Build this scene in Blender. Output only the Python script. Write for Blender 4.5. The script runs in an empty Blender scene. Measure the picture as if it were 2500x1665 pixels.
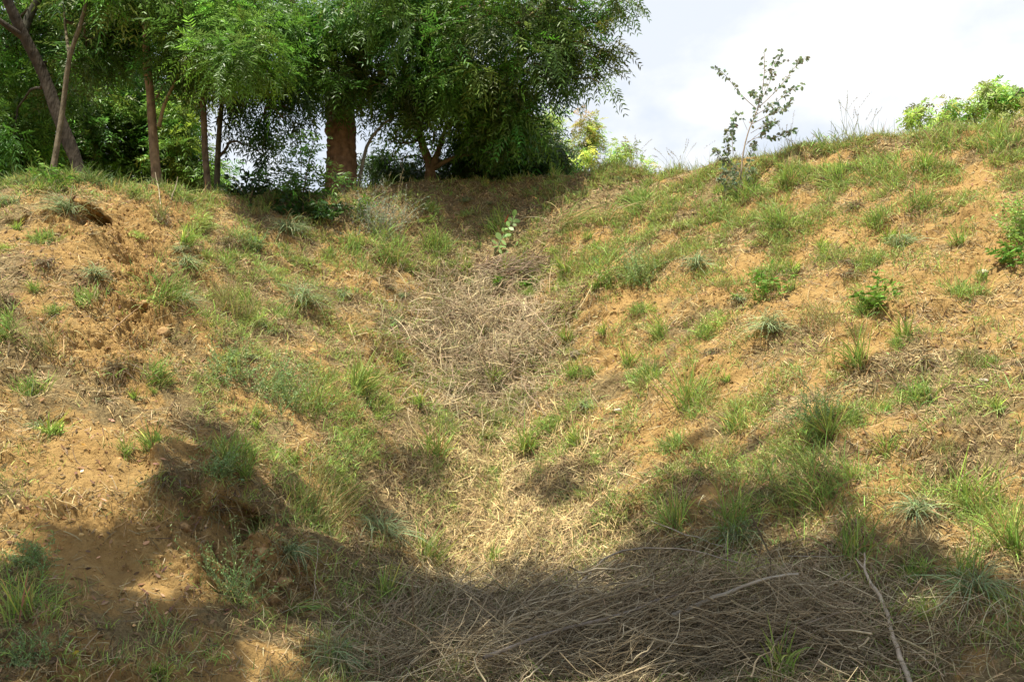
import bpy, math
import numpy as np
from mathutils import Vector
rng = np.random.default_rng(7)
C = bpy.context.scene.collection
PI = math.pi

# ------------------------------------------------------------------ camera, sky, sun, exposure
CAM = np.array([0.0, 0.0, 1.6]); PITCH = math.radians(10.0); HFOV = math.radians(63.0)
cam_d = bpy.data.cameras.new('camera'); cam = bpy.data.objects.new('camera', cam_d); C.objects.link(cam)
cam.location = CAM; cam.rotation_euler = (PI / 2 + PITCH, 0, 0)
cam_d.sensor_width = 36; cam_d.angle = HFOV; cam_d.clip_start = 0.1; cam_d.clip_end = 8000
sc = bpy.context.scene; sc.camera = cam
SUN = np.array([-0.22, -0.28, 0.93]); SUN /= np.linalg.norm(SUN)
SUN_EL = math.asin(SUN[2]); SUN_AZ = math.atan2(SUN[0], SUN[1])
sc.view_settings.view_transform = 'Standard'; sc.view_settings.look = 'None'
sc.view_settings.exposure = 1.0; sc.view_settings.gamma = 1
sc.view_settings.use_curve_mapping = False
sd = bpy.data.lights.new('sun', 'SUN'); so = bpy.data.objects.new('sun', sd); C.objects.link(so)
sd.energy = 5.0; sd.angle = math.radians(0.5); sd.color = (1.0, 0.955, 0.82)
so.rotation_euler = Vector(SUN).to_track_quat('Z', 'Y').to_euler(); so.location = (0, 0, 30)
w = bpy.data.worlds.new('World'); sc.world = w; w.use_nodes = True
nt = w.node_tree; nt.nodes.clear()
def wn(t, **k):
    n = nt.nodes.new(t)
    for a, b in k.items(): setattr(n, a, b)
    return n
out = wn('ShaderNodeOutputWorld'); bg = wn('ShaderNodeBackground'); bg.inputs['Strength'].default_value = 0.1
sky = wn('ShaderNodeTexSky'); sky.sky_type = 'NISHITA'; sky.sun_disc = False
sky.sun_elevation = SUN_EL; sky.sun_rotation = SUN_AZ; sky.dust_density = 1.5
tc = wn('ShaderNodeTexCoord'); mp = wn('ShaderNodeMapping'); mp.inputs['Scale'].default_value = (1, 1, 1.7)
n1 = wn('ShaderNodeTexNoise'); n1.inputs['Scale'].default_value = 2.6; n1.inputs['Detail'].default_value = 9; n1.inputs['Roughness'].default_value = 0.55
mp.inputs['Location'].default_value = (0.3, 0.1, 0.25)
n2 = wn('ShaderNodeTexNoise'); n2.inputs['Scale'].default_value = 3.2; n2.inputs['Detail'].default_value = 8
r1 = wn('ShaderNodeValToRGB'); r1.color_ramp.elements[0].position = 0.40; r1.color_ramp.elements[1].position = 0.55
r2 = wn('ShaderNodeValToRGB'); r2.color_ramp.elements[0].position = 0.44; r2.color_ramp.elements[1].position = 0.56
r2.color_ramp.elements[0].color = (4.35, 4.65, 5.1, 1); r2.color_ramp.elements[1].color = (5.9, 5.9, 5.9, 1)
# the bank of cloud stands ahead, beyond the hill; overhead and behind the sky is mostly clear
sep = wn('ShaderNodeSeparateXYZ'); mr = wn('ShaderNodeMapRange'); mr.inputs[1].default_value = -0.1; mr.inputs[2].default_value = 0.45
mr.inputs[3].default_value = 0.30; mr.inputs[4].default_value = 1.0
mz = wn('ShaderNodeMapRange'); mz.inputs[1].default_value = 0.62; mz.inputs[2].default_value = 0.9; mz.inputs[3].default_value = 1; mz.inputs[4].default_value = 0.35
m1 = wn('ShaderNodeMath', operation='MULTIPLY'); m2 = wn('ShaderNodeMath', operation='MULTIPLY')
mx = wn('ShaderNodeMixRGB'); L = nt.links.new
veil = wn('ShaderNodeMixRGB'); veil.inputs[0].default_value = 0.25; veil.inputs[2].default_value = (4.2, 4.6, 5.15, 1)
L(tc.outputs['Generated'], mp.inputs[0]); L(mp.outputs[0], n1.inputs['Vector']); L(mp.outputs[0], n2.inputs['Vector'])
L(n1.outputs['Fac'], r1.inputs[0]); zf = wn('ShaderNodeMath', operation='MULTIPLY_ADD'); zf.inputs[1].default_value = -1.3; zf.inputs[2].default_value = 0.52; za = wn('ShaderNodeMath', operation='ADD'); L(sep.outputs['Z'], zf.inputs[0]); L(zf.outputs[0], za.inputs[0]); L(n2.outputs['Fac'], za.inputs[1]); L(za.outputs[0], r2.inputs[0]); L(tc.outputs['Generated'], sep.inputs[0])
L(sep.outputs['Y'], mr.inputs[0]); L(sep.outputs['Z'], mz.inputs[0])
L(r1.outputs[0], m1.inputs[0]); L(mr.outputs[0], m1.inputs[1]); L(m1.outputs[0], m2.inputs[0]); L(mz.outputs[0], m2.inputs[1])
L(sky.outputs[0], veil.inputs[1])
mvf = wn('ShaderNodeMath', operation='MULTIPLY'); mvf.inputs[1].default_value = 0.8
L(mr.outputs[0], mvf.inputs[0]); L(mvf.outputs[0], veil.inputs[0])
L(m2.outputs[0], mx.inputs[0]); L(veil.outputs[0], mx.inputs[1]); L(r2.outputs[0], mx.inputs[2])
L(mx.outputs[0], bg.inputs[0]); L(bg.outputs[0], out.inputs[0])
sc.cycles.max_bounces = 6; sc.cycles.diffuse_bounces = 3; sc.cycles.glossy_bounces = 2
sc.cycles.transmission_bounces = 4; sc.cycles.transparent_max_bounces = 4

# ------------------------------------------------------------------ projection (photo pixels, 2500 x 1665)
F = 1250 / math.tan(HFOV / 2); cp, sp = math.cos(PITCH), math.sin(PITCH)
FWD = np.array([0, cp, sp]); UPV = np.array([0, -sp, cp])
def proj(P):
    d = np.asarray(P) - CAM; zc = d @ FWD; zs = np.where(zc > 0.2, zc, 0.2)
    return 1250 + F * d[..., 0] / zs, 832.5 - F * (d @ UPV) / zs, zc
def ray(x, y):
    d = FWD + np.array([1.0, 0, 0]) * ((x - 1250) / F) + UPV * ((832.5 - y) / F)
    return d
def at(x, y, Y):                       # point on the pixel's ray at distance Y along the ground
    d = ray(x, y); return CAM + d * (Y / d[1])

# ------------------------------------------------------------------ noise
_perm = rng.permutation(512); _ang = rng.random(512) * 2 * PI
_gx, _gy = np.cos(_ang), np.sin(_ang)
def perlin(x, y):
    xi = np.floor(x).astype(int); yi = np.floor(y).astype(int); xf = x - xi; yf = y - yi
    def g(i, j, a, b):
        h = _perm[(_perm[i & 511] + j) & 511]; return _gx[h] * a + _gy[h] * b
    u = xf * xf * xf * (xf * (xf * 6 - 15) + 10); v = yf * yf * yf * (yf * (yf * 6 - 15) + 10)
    a = g(xi, yi, xf, yf); b = g(xi + 1, yi, xf - 1, yf); c = g(xi, yi + 1, xf, yf - 1); d = g(xi + 1, yi + 1, xf - 1, yf - 1)
    return (a + u * (b - a)) * (1 - v) + (c + u * (d - c)) * v
def fbm(x, y, o=4, rough=0.5):
    s = 0; a = 1.0
    for k in range(o): s = s + a * perlin(x * 2 ** k + 17.3 * k, y * 2 ** k - 9.1 * k); a *= rough
    return s
def sstep(a, b, x):
    t = np.clip((x - a) / (b - a), 0, 1); return t * t * (3 - 2 * t)
def gsum(px, py, items):
    s = 0.0
    for cx, cy, rx, ry, wt in items: s = s + wt * np.exp(-((px - cx) / rx) ** 2 - ((py - cy) / ry) ** 2)
    return s
def unit(v):
    return v / np.maximum(np.linalg.norm(v, axis=-1, keepdims=True), 1e-9)

# ------------------------------------------------------------------ mesh helpers
def link(name, me, parent=None):
    o = bpy.data.objects.new(name, me); C.objects.link(o)
    if parent is not None: o.parent = parent
    return o
def mesh(name, V, faces, mat, col=None, parent=None, smooth=True, extra=None):
    V = np.asarray(V, dtype=np.float32).reshape(-1, 3)
    if parent is not None: V = V - np.array(parent.location, dtype=np.float32)
    me = bpy.data.meshes.new(name)
    if isinstance(faces, np.ndarray): faces = [faces]
    nl = sum(f.size for f in faces); nf = sum(len(f) for f in faces)
    me.vertices.add(len(V)); me.vertices.foreach_set('co', V.ravel())
    me.loops.add(nl); me.loops.foreach_set('vertex_index', np.concatenate([f.ravel() for f in faces]).astype(np.int32))
    me.polygons.add(nf)
    tot = np.concatenate([np.full(len(f), f.shape[1]) for f in faces]); st = np.concatenate([[0], np.cumsum(tot)[:-1]])
    me.polygons.foreach_set('loop_start', st.astype(np.int32))
    me.polygons.foreach_set('use_smooth', np.full(nf, smooth))
    if col is not None:
        a = me.attributes.new('Col', 'FLOAT_COLOR', 'POINT')
        c = np.ones((len(V), 4), dtype=np.float32); c[:, :3] = np.asarray(col).reshape(-1, 3); a.data.foreach_set('color', c.ravel())
    for k, v in (extra or {}).items():
        a = me.attributes.new(k, 'FLOAT', 'POINT'); a.data.foreach_set('value', np.asarray(v, dtype=np.float32).ravel())
    me.update(); me.validate()
    if mat: me.materials.append(mat)
    return link(name, me, parent)
class MB:                              # collects shapes that make ONE mesh
    def __init__(s): s.V = []; s.Fq = []; s.Ft = []; s.C = []; s.n = 0
    def add(s, V, Fq, col, Ft=None):
        V = V.reshape(-1, 3); s.V.append(V); 
        if Fq is not None and len(Fq): s.Fq.append(Fq + s.n)
        if Ft is not None and len(Ft): s.Ft.append(Ft + s.n)
        c = np.asarray(col, dtype=float)
        if c.ndim == 1: c = np.tile(c, (len(V), 1))
        s.C.append(c.reshape(-1, 3)); s.n += len(V)
    def build(s, name, mat, parent=None, smooth=True):
        fs = []
        if s.Fq: fs.append(np.concatenate(s.Fq))
        if s.Ft: fs.append(np.concatenate(s.Ft))
        return mesh(name, np.concatenate(s.V), fs, mat, np.concatenate(s.C), parent, smooth)
def grid_faces(N, A, B, wrapB=False):   # N grids of A x B verts
    i = np.arange(A - 1)[:, None]; nb = B if wrapB else B - 1
    j = np.arange(nb)[None, :]; j2 = (j + 1) % B
    q = np.stack(np.broadcast_arrays(i * B + j, i * B + j2, (i + 1) * B + j2, (i + 1) * B + j), -1).reshape(-1, 4)
    return (q[None] + (np.arange(N) * A * B)[:, None, None]).reshape(-1, 4)
def ribbon(mb, base, d, side, Ln, Wd, prof, bendv, col, tipcol=None):
    """blades/leaves: N strips of K points; bendv (N,3) is the offset reached at the tip, as t^2"""
    K = len(prof); t = np.linspace(0, 1, K); N = len(base)
    P = base[:, None] + d[:, None] * (Ln[:, None, None] * t[None, :, None]) + bendv[:, None] * (t ** 2)[None, :, None]
    h = side[:, None] * (Wd[:, None] * np.asarray(prof)[None] * 0.5)[..., None]
    V = np.stack([P - h, P + h], 2)
    c = np.asarray(col, dtype=float)
    if c.ndim == 1: c = np.tile(c, (N, 1))
    cc = np.repeat(c[:, None], K * 2, 1).reshape(N, K, 2, 3)
    if tipcol is not None: cc = cc * (1 - t[None, :, None, None]) + np.broadcast_to(np.asarray(tipcol), (N, 3))[:, None, None] * t[None, :, None, None]
    mb.add(V, grid_faces(N, K, 2), cc.reshape(-1, 3))
def tubes(mb, P, R, col, sides=5, rough=0.0):
    """N tubes along P (N,K,3) with radii R (N,K)"""
    P = np.asarray(P, float); R = np.asarray(R, float); N, K, _ = P.shape
    T = np.gradient(P, axis=1); T = unit(T)
    ref = np.where(np.abs(T[..., 2:3]) > 0.9, np.array([1.0, 0, 0]), np.array([0, 0, 1.0]))
    ref = np.repeat(ref[:, :1], K, 1)
    A = unit(np.cross(T, ref)); B = np.cross(T, A)
    th = np.arange(sides) * 2 * PI / sides
    rr = R[..., None] * np.ones((N, K, sides))
    if rough:                          # furrows run up the trunk, with knots and bulges
        sx = rng.random() * 90; tt_ = np.arange(K)[:, None]; cth = np.arange(sides)[None]
        rr = rr * (1 + rough * 1.6 * perlin(cth * 0.61 + sx + 0 * tt_, tt_ * 0.16 + sx) + rough * 1.2 * perlin(cth * 6.0 / sides + 7 + 0 * tt_, tt_ * 0.35 + sx) + rough * 0.4 * rng.standard_normal((K, sides)))[None]
    V = P[:, :, None] + (A[:, :, None] * np.cos(th)[None, None, :, None] + B[:, :, None] * np.sin(th)[None, None, :, None]) * rr[..., None]
    c = np.asarray(col, float)
    if c.ndim == 1: c = np.tile(c, (N, 1))
    mb.add(V, grid_faces(N, K, sides, True), np.repeat(c[:, None], K * sides, 1))
def smooth_chain(pts, n=14):
    pts = np.asarray(pts, float); m = len(pts); t = np.linspace(0, m - 1, n)
    P = np.vstack([2 * pts[0] - pts[1], pts, 2 * pts[-1] - pts[-2]])
    i = np.minimum(t.astype(int), m - 2); f = (t - i)[:, None]
    p0, p1, p2, p3 = P[i], P[i + 1], P[i + 2], P[i + 3]
    return 0.5 * (2 * p1 + (p2 - p0) * f + (2 * p0 - 5 * p1 + 4 * p2 - p3) * f ** 2 + (3 * p1 - p0 - 3 * p2 + p3) * f ** 3)
def rand_dir(n):
    return unit(rng.standard_normal((n, 3)))
def perp(d):
    return unit(np.cross(d, rand_dir(len(d))))
def tag(o, label=None, cat=None, group=None, kind=None):
    for k, v in (('label', label), ('category', cat), ('group', group), ('kind', kind)):
        if v: o[k] = v
    return o
def empty(name, loc):
    o = bpy.data.objects.new(name, None); o.empty_display_size = 0.2; C.objects.link(o); o.location = [float(a) for a in loc]; return o

# ------------------------------------------------------------------ materials
def attr_mat(name, rough=0.7, spec=0.25, transl=0.0, bump=0.0, bscale=40, vary=0.0):
    m = bpy.data.materials.new(name); m.use_nodes = True; t = m.node_tree; N = t.nodes; p = N['Principled BSDF']
    a = N.new('ShaderNodeAttribute'); a.attribute_name = 'Col'; colr = a.outputs['Color']
    p.inputs['Roughness'].default_value = rough; p.inputs['Specular IOR Level'].default_value = spec
    if vary:
        g = N.new('ShaderNodeNewGeometry'); nz = N.new('ShaderNodeTexNoise'); nz.inputs['Scale'].default_value = bscale * 0.35; nz.inputs['Detail'].default_value = 6
        mr_ = N.new('ShaderNodeMapRange'); mr_.inputs[1].default_value = 0.3; mr_.inputs[2].default_value = 0.7
        mr_.inputs[3].default_value = 1 - vary; mr_.inputs[4].default_value = 1 + vary
        mul = N.new('ShaderNodeMixRGB'); mul.blend_type = 'MULTIPLY'; mul.inputs[0].default_value = 1
        t.links.new(g.outputs['Position'], nz.inputs['Vector']); t.links.new(nz.outputs['Fac'], mr_.inputs[0])
        t.links.new(colr, mul.inputs[1]); t.links.new(mr_.outputs[0], mul.inputs[2]); colr = mul.outputs[0]
    t.links.new(colr, p.inputs['Base Color'])
    if bump:
        g = N.new('ShaderNodeNewGeometry'); mpp = N.new('ShaderNodeMapping'); mpp.inputs['Scale'].default_value = (1, 1, 0.25)
        nz = N.new('ShaderNodeTexNoise'); nz.inputs['Scale'].default_value = bscale; nz.inputs['Detail'].default_value = 5
        b = N.new('ShaderNodeBump'); b.inputs['Strength'].default_value = bump; b.inputs['Distance'].default_value = 0.03
        t.links.new(g.outputs['Position'], mpp.inputs[0]); t.links.new(mpp.outputs[0], nz.inputs['Vector'])
        t.links.new(nz.outputs['Fac'], b.inputs['Height']); t.links.new(b.outputs[0], p.inputs['Normal'])
    if transl:
        tr = N.new('ShaderNodeBsdfTranslucent'); mxs = N.new('ShaderNodeMixShader'); mxs.inputs[0].default_value = transl
        t.links.new(colr, tr.inputs['Color']); t.links.new(p.outputs[0], mxs.inputs[1]); t.links.new(tr.outputs[0], mxs.inputs[2])
        t.links.new(mxs.outputs[0], N['Material Output'].inputs['Surface'])
    return m
M_leaf = attr_mat('leaf', 0.45, 0.35, 0.42)
M_grass = attr_mat('grass_blade', 0.55, 0.25, 0.30)
M_straw = attr_mat('dry_stalk', 0.75, 0.15, 0.12)
M_bark = attr_mat('bark', 0.9, 0.1, 0, 1.0, 22, 0.45)
M_twig = attr_mat('twig', 0.85, 0.15, 0, 0, 40, 0.25)
M_stone = attr_mat('stone', 0.8, 0.2, 0, 0.5, 60, 0.2)

def soil_mat():
    m = bpy.data.materials.new('sandy_soil'); m.use_nodes = True; t = m.node_tree; N = t.nodes; p = N['Principled BSDF']; l = t.links.new
    p.inputs['Roughness'].default_value = 0.95; p.inputs['Specular IOR Level'].default_value = 0.1
    g = N.new('ShaderNodeNewGeometry'); pos = g.outputs['Position']
    def noise(s, d=6, r=0.6):
        n = N.new('ShaderNodeTexNoise'); n.inputs['Scale'].default_value = s; n.inputs['Detail'].default_value = d; n.inputs['Roughness'].default_value = r
        l(pos, n.inputs['Vector']); return n.outputs['Fac']
    def ramp(f, a, b, ca, cb):
        r = N.new('ShaderNodeValToRGB'); r.color_ramp.elements[0].position = a; r.color_ramp.elements[1].position = b
        r.color_ramp.elements[0].color = (*ca, 1); r.color_ramp.elements[1].color = (*cb, 1); l(f, r.inputs[0]); return r.outputs[0]
    def mix(f, a, b):
        x = N.new('ShaderNodeMixRGB'); l(f, x.inputs[0]); l(a, x.inputs[1]); l(b, x.inputs[2]); return x.outputs[0]
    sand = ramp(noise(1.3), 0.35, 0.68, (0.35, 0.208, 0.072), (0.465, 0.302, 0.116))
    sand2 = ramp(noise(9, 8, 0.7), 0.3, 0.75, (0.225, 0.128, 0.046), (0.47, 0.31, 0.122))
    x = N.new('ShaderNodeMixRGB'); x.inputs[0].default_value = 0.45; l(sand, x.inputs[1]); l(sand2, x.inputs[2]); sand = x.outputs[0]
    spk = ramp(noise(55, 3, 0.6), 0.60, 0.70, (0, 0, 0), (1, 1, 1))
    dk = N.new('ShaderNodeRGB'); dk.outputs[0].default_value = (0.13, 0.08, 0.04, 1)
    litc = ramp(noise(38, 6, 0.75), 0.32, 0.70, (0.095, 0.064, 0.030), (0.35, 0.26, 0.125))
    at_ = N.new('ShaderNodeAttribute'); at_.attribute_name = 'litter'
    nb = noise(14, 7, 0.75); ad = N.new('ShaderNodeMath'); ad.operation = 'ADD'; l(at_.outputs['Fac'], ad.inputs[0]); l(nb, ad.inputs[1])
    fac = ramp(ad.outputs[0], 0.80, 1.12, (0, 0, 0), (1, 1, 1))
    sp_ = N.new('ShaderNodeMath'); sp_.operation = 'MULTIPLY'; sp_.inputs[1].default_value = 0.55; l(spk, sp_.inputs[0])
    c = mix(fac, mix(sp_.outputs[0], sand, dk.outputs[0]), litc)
    l(c, p.inputs['Base Color'])
    b = N.new('ShaderNodeBump'); b.inputs['Strength'].default_value = 0.9; b.inputs['Distance'].default_value = 0.04
    b2 = N.new('ShaderNodeBump'); b2.inputs['Strength'].default_value = 0.5; b2.inputs['Distance'].default_value = 0.06
    l(noise(45, 8, 0.7), b.inputs['Height']); l(noise(9, 6, 0.65), b2.inputs['Height']); l(b2.outputs[0], b.inputs['Normal']); l(b.outputs[0], p.inputs['Normal'])
    return m
M_soil = soil_mat()

# ------------------------------------------------------------------ the hillside
crest_px = [(-900, 440), (0, 452), (100, 445), (210, 446), (290, 462), (360, 480), (460, 484), (600, 484), (690, 492), (790, 482), (900, 458), (1060, 455),
            (1220, 453), (1320, 443), (1430, 428), (1540, 425), (1660, 418), (1800, 404), (1910, 388), (2020, 366), (2130, 346), (2230, 330), (2340, 316), (2500, 300), (3300, 260)]
crest_Y = [(-900, 11), (0, 11.5), (300, 12.3), (700, 15), (1150, 16.6), (1500, 15.8), (1900, 14.2), (2500, 12.6), (3300, 11.5)]
toe_Y = [(-900, 4.2), (0, 4.9), (500, 5.6), (900, 6.6), (1250, 7.2), (1700, 6.6), (2500, 5.4), (3300, 5.0)]
cy_ = np.array([c[1] for c in crest_Y], float); cxs = np.array([c[0] for c in crest_Y], float)
xs = np.linspace(-900, 3300, 421)
Yc_x = np.interp(xs, cxs, cy_); cpy = np.interp(xs, *zip(*crest_px))
crP = np.array([at(x, y, Y) for x, y, Y in zip(xs, cpy, Yc_x)])
cru = crP[:, 0] / crP[:, 1]
inner = np.linspace(-0.76, 0.76, 1000)
U = np.concatenate([np.linspace(-3, -0.77, 60), inner, np.linspace(0.77, 3, 60)]); nc = len(U)
def sm(a, k):
    ker = np.hanning(k); ker /= ker.sum(); return np.convolve(np.pad(a, k // 2, mode='edge'), ker, 'valid')[:len(a)]
def byu(v, k=81):
    a = np.interp(inner, cru, v); a = sm(a, k)
    return np.concatenate([np.full(60, a[0]), a, np.full(60, a[-1])])
Yc = byu(Yc_x); Yt = byu(np.interp(xs, *zip(*toe_Y))); Zc = byu(crP[:, 2], 31) + 0.06
gam = 1.08 + 0.30 * np.exp(-((U - 0.0) / 0.20) ** 2)
R = np.concatenate([np.linspace(-1, -0.02, 60), np.linspace(0, 1.06, 860), np.linspace(1.08, 2.2, 60), np.linspace(2.3, 5, 30)]); nr = len(R)
r = R[:, None]
y = np.where(r < 0, 1.2 + (r + 1) * (Yt - 1.2), np.where(r <= 1.06, Yt + r * (Yc - Yt), Yc + (r - 1.06) * 9 + 0.06 * (Yc - Yt)))
s = (y - Yt) / (Yc - Yt)
zline = Zc * np.maximum(s, 0) ** gam + 0.22 * np.exp(-(s / 0.1) ** 2) * np.where(s < 0, np.exp(s * 0), 1)
zline = np.where(s < 0, 0.22 * np.exp(-(s / 0.1) ** 2) , zline)
plat = Zc - 0.05 * np.maximum(y - Yc, 0)
far = sstep(0, 1, (y - Yc - 10) / 22); plat = plat * (1 - far) - 0.4 * far
k = 0.45; hh = np.clip(0.5 + 0.5 * (plat - zline) / k, 0, 1)
z = plat * (1 - hh) + zline * hh - k * hh * (1 - hh) + 0.08 * np.exp(-((s - 1) / 0.05) ** 2)
x = U[None, :] * y
B0 = np.stack([x, y, z], -1)
px0, py0, _ = proj(B0)
inview = (s > -0.6) & (s < 1.25)
sl = y * 1.3
amp = sstep(-0.6, 0.15, s)
z = z - 0.75 * np.exp(-np.abs(U[None, :] + 0.02 + 0.03 * s + 0.02 * np.sin(s * 9)) / 0.085) * sstep(0.12, 0.35, s) * (1 - sstep(0.78, 0.97, s))
B0[..., 2] = z
D = amp * (0.20 * fbm(x / 2.3, sl / 2.0, 3) + 0.10 * fbm(x / 0.75 + 40, sl / 0.75, 3) + 0.035 * fbm(x / 0.2 + 11, sl / 0.2, 3, 0.6))
# rills and ledges of the eroded slope
led = fbm(x / 1.6 + 5, sl / 0.75 + 3, 3)
clodm = sstep(-0.1, 0.5, fbm(x / 1.1 + 70, sl / 1.1 + 20, 2)) * 0.7 + 1.2 * np.minimum(gsum(px0, py0, [(620, 1350, 150, 120, 1), (320, 790, 130, 150, .9), (230, 560, 160, 70, .6), (940, 860, 80, 60, .6), (1480, 760, 120, 50, .4)]), 1)
D += amp * clodm * (0.15 * (0.35 - np.abs(fbm(x / 0.16 + 3, sl / 0.13, 4, 0.62))) + 0.07 * (0.25 - np.abs(perlin(x / 0.085 + 31, sl / 0.07))) + 0.20 * (0.3 - np.abs(perlin(x / 0.42 + 9, sl / 0.30))))
D += amp * 0.13 * (np.abs(led) * -2 + 0.5) * sstep(0.0, 0.3, np.abs(perlin(x / 3.1, sl / 3.1)))
feat = [(215, 520, 70, 16, 0.14), (250, 600, 60, 22, 0.10), (290, 660, 45, 80, -0.14), (330, 800, 55, 60, -0.14), (405, 795, 38, 38, 0.16),
        (300, 905, 70, 16, 0.14), (570, 1300, 62, 42, -0.25), (530, 1195, 120, 38, 0.25), (650, 1365, 42, 38, 0.18), (690, 1440, 60, 26, -0.12), (400, 1150, 34, 60, 0.18), (470, 1240, 30, 70, -0.22),
        (1240, 835, 62, 18, -0.16), (1250, 656, 45, 10, -0.15), (1720, 1500, 330, 90, 0.36), (1240, 800, 110, 26, 0.12),
        (930, 700, 60, 26, -0.10), (945, 850, 60, 30, -0.12), (2085, 890, 60, 25, 0.08), (2330, 440, 70, 50, -0.12), (1480, 760, 60, 30, 0.10),
        (2000, 1010, 40, 18, -0.10), (1840, 560, 60, 25, 0.08), (1050, 555, 160, 36, -0.14), (240, 1075, 120, 50, 0.06), (1890, 755, 60, 16, 0.1), (2160, 770, 60, 14, 0.1)]
D += gsum(px0, py0, feat) * (z < plat + 9)
rb_ = ((px0 - 222) / 42) ** 2 + ((py0 - 552) / 22) ** 2
hole = 0.95 * np.exp(-rb_ ** 3)
rb_ = ((px0 - 572) / 64) ** 2 + ((py0 - 1275) / 32) ** 2
hole = hole + 0.42 * np.exp(-rb_ ** 2) * (1 + 0.5 * perlin(x / .15, sl / .15))
for cx, cy, rx, ry, dp in [(345, 640, 70, 15, .24), (300, 836, 90, 14, .26), (392, 742, 50, 15, .22), (120, 606, 80, 12, .20), (250, 968, 90, 12, .18), (110, 1010, 80, 14, .16), (320, 1062, 70, 12, .16), (60, 560, 60, 16, .22), (300, 700, 40, 18, .2), (470, 690, 60, 10, .14),
                           (940, 712, 60, 10, .16), (950, 862, 60, 14, .2), (1510, 772, 80, 9, .14), (1900, 830, 70, 9, .12), (2190, 1140, 60, 10, .14), (2080, 920, 60, 9, .12), (1660, 1110, 50, 10, .12), (2310, 500, 90, 9, .14), (700, 1395, 60, 14, .16), (600, 1430, 60, 12, .14), (880, 640, 60, 9, .12), (1720, 745, 80, 8, .10)]:
    wob = ry * (1.5 * perlin(x / 0.40 + cx, sl / 2.0) + 0.9 * perlin(x / 0.11 + cx, sl / 0.6)); hole = hole + 0.62 * dp * (0.6 + 0.9 * perlin(x / 0.22 + cx, sl / 0.4)) * np.exp(-((px0 - cx) / rx) ** 4 - ((py0 - cy - wob) / ry) ** 4)   # small undercut ledges
V3 = B0 + D[..., None] * np.array([0, -0.55, 0.83])
# overhang: the lip above the hollow and above the burrow leans outward
lip = gsum(px0, py0, [(560, 1245, 70, 22, 0.22), (222, 528, 44, 11, 0.30), (300, 885, 60, 14, 0.10), (440, 1170, 40, 40, 0.14)])
V3[..., 1] += hole - lip   # burrow and hollow run level into the bank
px, py, pz = proj(V3)
# leaf litter on the soil: where it lies (0 bare sand, 1 covered)
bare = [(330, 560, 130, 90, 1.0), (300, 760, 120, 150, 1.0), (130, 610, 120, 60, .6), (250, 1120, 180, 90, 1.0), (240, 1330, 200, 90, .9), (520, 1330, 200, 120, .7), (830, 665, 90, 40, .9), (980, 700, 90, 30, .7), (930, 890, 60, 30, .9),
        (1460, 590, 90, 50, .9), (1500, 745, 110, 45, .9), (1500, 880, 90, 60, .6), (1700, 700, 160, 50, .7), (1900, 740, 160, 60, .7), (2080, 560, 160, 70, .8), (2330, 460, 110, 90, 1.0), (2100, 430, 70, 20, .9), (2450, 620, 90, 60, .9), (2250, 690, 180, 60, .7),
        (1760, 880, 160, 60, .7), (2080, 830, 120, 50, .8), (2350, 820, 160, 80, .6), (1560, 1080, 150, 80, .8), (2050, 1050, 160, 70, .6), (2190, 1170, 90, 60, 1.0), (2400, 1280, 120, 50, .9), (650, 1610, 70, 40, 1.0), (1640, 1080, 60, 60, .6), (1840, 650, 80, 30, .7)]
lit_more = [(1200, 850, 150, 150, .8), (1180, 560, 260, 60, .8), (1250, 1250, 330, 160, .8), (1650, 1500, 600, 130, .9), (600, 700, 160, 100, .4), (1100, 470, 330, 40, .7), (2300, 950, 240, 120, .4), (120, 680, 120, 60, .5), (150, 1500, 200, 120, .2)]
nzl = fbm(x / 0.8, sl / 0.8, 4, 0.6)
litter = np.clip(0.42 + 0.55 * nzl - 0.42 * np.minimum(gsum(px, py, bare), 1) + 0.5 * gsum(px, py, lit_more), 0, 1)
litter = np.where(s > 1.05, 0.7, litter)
ff = grid_faces(1, nr, nc)
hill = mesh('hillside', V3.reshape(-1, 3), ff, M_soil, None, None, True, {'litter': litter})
tag(hill, kind='structure')
gv = np.array([[-3000, -3000, -0.05], [3000, -3000, -0.05], [3000, 3000, -0.05], [-3000, 3000, -0.05]])
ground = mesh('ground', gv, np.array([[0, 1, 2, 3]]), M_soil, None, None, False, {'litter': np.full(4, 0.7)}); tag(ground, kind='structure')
bpy.context.view_layer.update()
# normals and sampling
dU = np.gradient(V3, axis=1); dR = np.gradient(V3, axis=0); NRM = unit(np.cross(dU, dR))
cellA = np.linalg.norm(np.cross(V3[:-1, 1:] - V3[:-1, :-1], V3[1:, :-1] - V3[:-1, :-1]), axis=-1)
vis = (s[:-1, :-1] > -0.5) & (s[:-1, :-1] < 1.12) & (np.abs(U[None, :-1]) < 0.8)
FX = x[:-1, :-1]; FS = sl[:-1, :-1]
def sample(n, dens):
    """n points of the hillside, spread by area x dens(px, py, x, s)"""
    wgt = np.where(vis, cellA * np.maximum(dens(px[:-1, :-1], py[:-1, :-1], FX, FS), 0), 0).ravel()
    c = np.cumsum(wgt); idx = np.searchsorted(c, rng.random(n) * c[-1])
    i, j = np.unravel_index(np.minimum(idx, wgt.size - 1), FX.shape); a, b = rng.random((2, n, 1))
    def bl(A): return (A[i, j] * (1 - b) + A[i, j + 1] * b) * (1 - a) + (A[i + 1, j] * (1 - b) + A[i + 1, j + 1] * b) * a
    P = bl(V3); return P, unit(bl(NRM)), px[i, j], py[i, j]
def hit(xp, yp):
    d = Vector(ray(xp, yp)).normalized()
    ok, loc, nrm, _ = hill.ray_cast(Vector(CAM), d)
    return (np.array(loc), np.array(nrm)) if ok else (None, None)
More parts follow.
